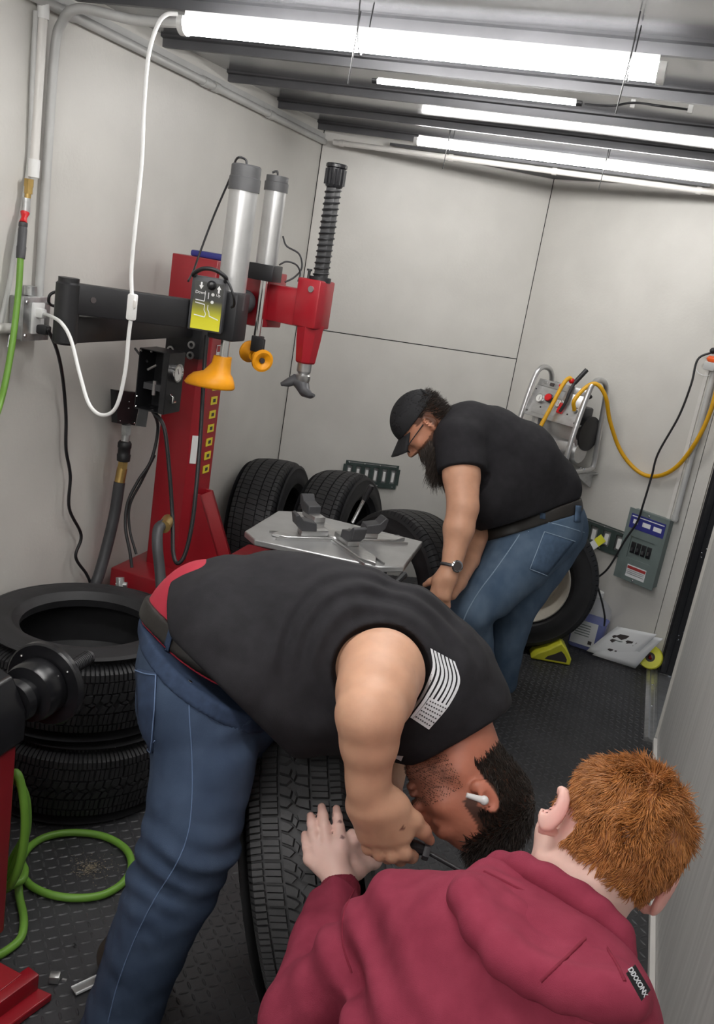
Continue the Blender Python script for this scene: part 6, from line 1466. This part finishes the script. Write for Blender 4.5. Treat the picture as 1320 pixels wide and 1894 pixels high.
    slv = chain([(Lsh, .088), (Lsh*.5+Lel*.5, .084)], .03)
    def shirt(P):
        w = .004*wav(P, 12., (1, 1, 1), 2, 5)+.002*wav(P, 34., (1, 1, 1), 8, 5)
        d = s0(P)+w
        d = smax(d, (P-hp_.astype(np.float32))@hn_.astype(np.float32), .01)
        nr_ = np.linalg.norm(P-slc.astype(np.float32), axis=1) < .13
        tor = U([jc([(1000, 905, 3.44, .150), (945, 868, 3.38, .190), (895, 838, 3.32, .178)], .05)], .05)(P)
        dd = smax(d, (P-slc.astype(np.float32))@sln.astype(np.float32), .005)
        return np.where(nr_ & (tor > .004), dd, d)
    o_, _ = smesh('shirt', shirt, [-.85, 2.8, .55], [.1, 3.95, 1.3], .006, 'tee', None); part(o_, root); o_['label'] = 'plain black t-shirt'
    # jeans
    lL = jc([(1005, 985, 3.43, .135), (960, 1035, 3.36, .122), (905, 1095, 3.30, .100), (868, 1130, 3.275, .088), (875, 1190, 3.36, .078), (888, 1280, 3.51, .074)], .04)
    lR = jc([(1020, 985, 3.58, .14), (990, 1050, 3.55, .11), (950, 1120, 3.49, .088), (936, 1180, 3.54, .078), (924, 1258, 3.62, .070)], .04)
    hp0 = U([jc([(1006, 955, 3.45, .135), (1010, 960, 3.55, .14)], .04), jc([(1000, 950, 3.45, .14), (948, 985, 3.42, .12)], .04)], .03); j0 = U([lL, lR], .02); j0 = U([j0, hp0], .05)
    wpt = atd(1000, 966, 3.44); wn = -hn_
    def jeans(P): return smax(smax(j0(P)+.003*wav(P, 12., (1, 1, 1), 3, 5)+.0025*wav(P, 38., (1, 1, 1), 9, 5), (P-wpt.astype(np.float32))@wn.astype(np.float32), .006), .045-P[:, 2], .006)
    def jt(V): m = .93+.14*wav(V, 9., (1, 1, 1), 5, 5)+.2*np.exp(-(((V-atd(880, 1110, 3.2))/.10)**2).sum(1)); return np.stack([m, m, m], 1)
    o_, _ = smesh('jeans', jeans, [-.6, 2.95, .02], [.1, 3.95, 1.1], .006, 'denim_b', None, jt); part(o_, root); o_['label'] = 'faded blue jeans'
    bw0, bw1 = wpt-wn*.004, wpt+wn*.045
    hpb = U([hp0, jc([(1000, 930, 3.45, .14), (985, 930, 3.5, .14)], .04)], .03)
    bl_ = lambda P: smax(smax(hpb(P)-.006, (P-bw1.astype(np.float32))@wn.astype(np.float32), .003), -((P-bw0.astype(np.float32))@wn.astype(np.float32)), .003)
    o_, _ = smesh('belt', bl_, [-.6, 2.9, .5], [.15, 4., 1.1], .006, 'leather', None); part(o_, root)
    jb_ = lambda P: smin(jeans(P), bl_(P), .002)
    for (a, b) in (((1003, 928), (1003, 960)), ((1068, 935), (1066, 966))): part(patch('belt_loop', jb_, [(a[0]-5, a[1]), (a[0]+5, a[1]+1), (b[0]+5, b[1]), (b[0]-5, b[1]-1)], 'denim_dark_b', None, 2, 6, .004, .003, t0=2.4), root)
    part(seam('side_seam', jeans, [(978, 960), (950, 1005), (915, 1055), (885, 1095), (862, 1135), (850, 1170)], .002, 'thread_b', None), root)
    part(patch('back_pocket', jeans, [(1006, 984), (1062, 1001), (1010, 1064), (979, 1052)], 'denim_dark_b', None, 8, 8, .002, .003, t0=2.4), root)
    part(seam('pocket_stitch', jeans, [(1006, 984), (1062, 1001)], .0016, 'thread_b', None, .004, False), root); part(seam('pocket_stitch', jeans, [(1006, 984), (979, 1052), (1010, 1064)], .0016, 'thread_b', None, .004, False), root)
    part(seam('yoke_seam', jeans, [(985, 962), (1030, 970), (1080, 985)], .0018, 'thread_b', None), root)
    for (px, py, D) in ((888, 1280, 3.51), (924, 1258, 3.62)):
        a = atd(px, py, D); a = np.array([a[0], a[1], .048]); bf = U([rc(a+[0.02, 0, .01], a, .045, .043), rc(a, a+[-.15, -.03, -.012], .042, .034)], .03); bf2 = lambda P, g=bf: smax(g(P), .003-P[:, 2], .004)
        o_, _ = smesh('shoe', bf2, a-[.25, .14, .06], a+[.12, .12, .1], .007, 'boot', None); part(o_, root)
    # watch and ring
    wa = nrm(h(826, 1066, 3.06)-Lel); wc = Lwr+wa*.012; Rw = frame_from(wa, -CF)
    wt = thing('wrist_watch', 'steel wrist watch with dark dial on the capped man\'s wrist', 'watch', wc)
    part(MB().tube([wc+Rw@np.array([.036*math.cos(a), .034*math.sin(a), 0]) for a in np.linspace(0, 2*PI, 28, endpoint=False)], .006, 8, True).build('bracelet', 'darkgrey'), wt)
    wo = nrm(-CF*.9+CR*.35); wcc = wc+wo*.037
    part(MB().lathe([(0, -.004), (.02, -.004), (.021, 0), (.021, .006), (.017, .009), (.0165, .007), (0, .007)], wcc, wo, 24).build('case', 'chrome'), wt); part(MB().lathe([(0, .0073), (.016, .0073), (0, .0076)], wcc, wo, 20).build('dial', 'ink'), wt)
    r0 = h(817, 1110, 3.06); ra = nrm(h(816, 1122, 3.07)-h(818, 1104, 3.055)); Rr = frame_from(ra)
    rg = MB().tube([r0+Rr@np.array([.0122*math.cos(a), .0122*math.sin(a), 0]) for a in np.linspace(0, 2*PI, 20, endpoint=False)], .0022, 6, True).build('finger_ring', 'gold'); tag(rg, 'gold ring on the capped man\'s finger', 'ring')
def nrm_rows(A): return A/np.linalg.norm(A, axis=1, keepdims=True)
far_man()

# ================================================================== sub-parts move under the part they belong to
bpy.context.view_layer.update()
SUB = {'control_box': ('control_panel', 'arrow_print', 'lettering', 'line_print', 'push_button', 'joystick', 'guard_handle'), 'gauge_box': ('gauge_face', 'gauge_ring', 'gauge_dial', 'gauge_needle', 'latch', 'screw', 'valve_body', 'brass_tee', 'lever'),
       'press_cylinder': ('cylinder_collar', 'piston_rod'), 'roller_fork': ('roller', 'roller_axle', 'roller_bracket'), 'column': ('warning_label', 'warning_print', 'stripe_label'), 'turntable': ('slideway', 'guide_rail', 'centre_cap'), 'clamp_slide': ('clamp_jaw',), 'spindle_bar': ('spring', 'spring_seat'),
       'control_panel': ('gauge_ring', 'gauge_dial', 'gauge_needle', 'regulator_knob', 'knob_top', 'bolt', 'quick_coupler', 'switch', 'logo_plate', 'logo_print', 'pressure_switch'),
       'cover': ('breaker', 'breaker_switch', 'blue_label', 'label_print', 'caution_label', 'caution_print', 'screw', 'recess', 'breaker_well'), 'cabinet': ('logo_print',), 'shaft_flange': ('screw',), 'shaft': ('thread',), 'receptacle': (), 'switch': ('rocker',), 'bracket': ('rivet', 'bracket_flange'), 'wedge': ('side_recess',), 'sheet': ('drawing_print',), 'rail_plate': ('screw', 'bright_edge'),
       'shirt': ('flag_stripes', 'flag_field', 'flag_stars', 'chest_print'), 'jeans': ('side_seam', 'pocket_seam', 'back_pocket', 'pocket_stitch', 'rivet', 'waistband', 'yoke_seam'), 'belt': ('belt_loop',), 'cap': ('cap_brim', 'cap_strap'), 'hood': ('hood_rim', 'hood_seam', 'brand_tag', 'lettering'), 'hoodie': ('cuff', 'crease_shade'), 'case': ('dial',)}
base = lambda o: o.name.split('.')[0]
def cen(o):
    b = [o.matrix_world@Vector(c) for c in o.bound_box]; return sum(b, Vector())/8
for root in [o for o in COL.objects if o.parent is None and o.children and o.type == 'EMPTY' and o.get('kind') != 'structure']:
    kids = list(root.children); used = set()
    for k in sorted(kids, key=lambda o: o.name):
        if base(k) not in SUB or k.name in used: continue
    for c in kids:
        own = [k for k in kids if k is not c and base(k) in SUB and base(c) in SUB[base(k)]]
        if not own or any(base(g) in SUB.get(base(c), ()) for g in kids if g is not c and base(c) in SUB and g.parent is c): continue
        p = min(own, key=lambda k: (cen(k)-cen(c)).length)
        if p.parent is not root: continue
        w = c.matrix_world.copy(); c.parent = p; c.matrix_parent_inverse = p.matrix_world.inverted();
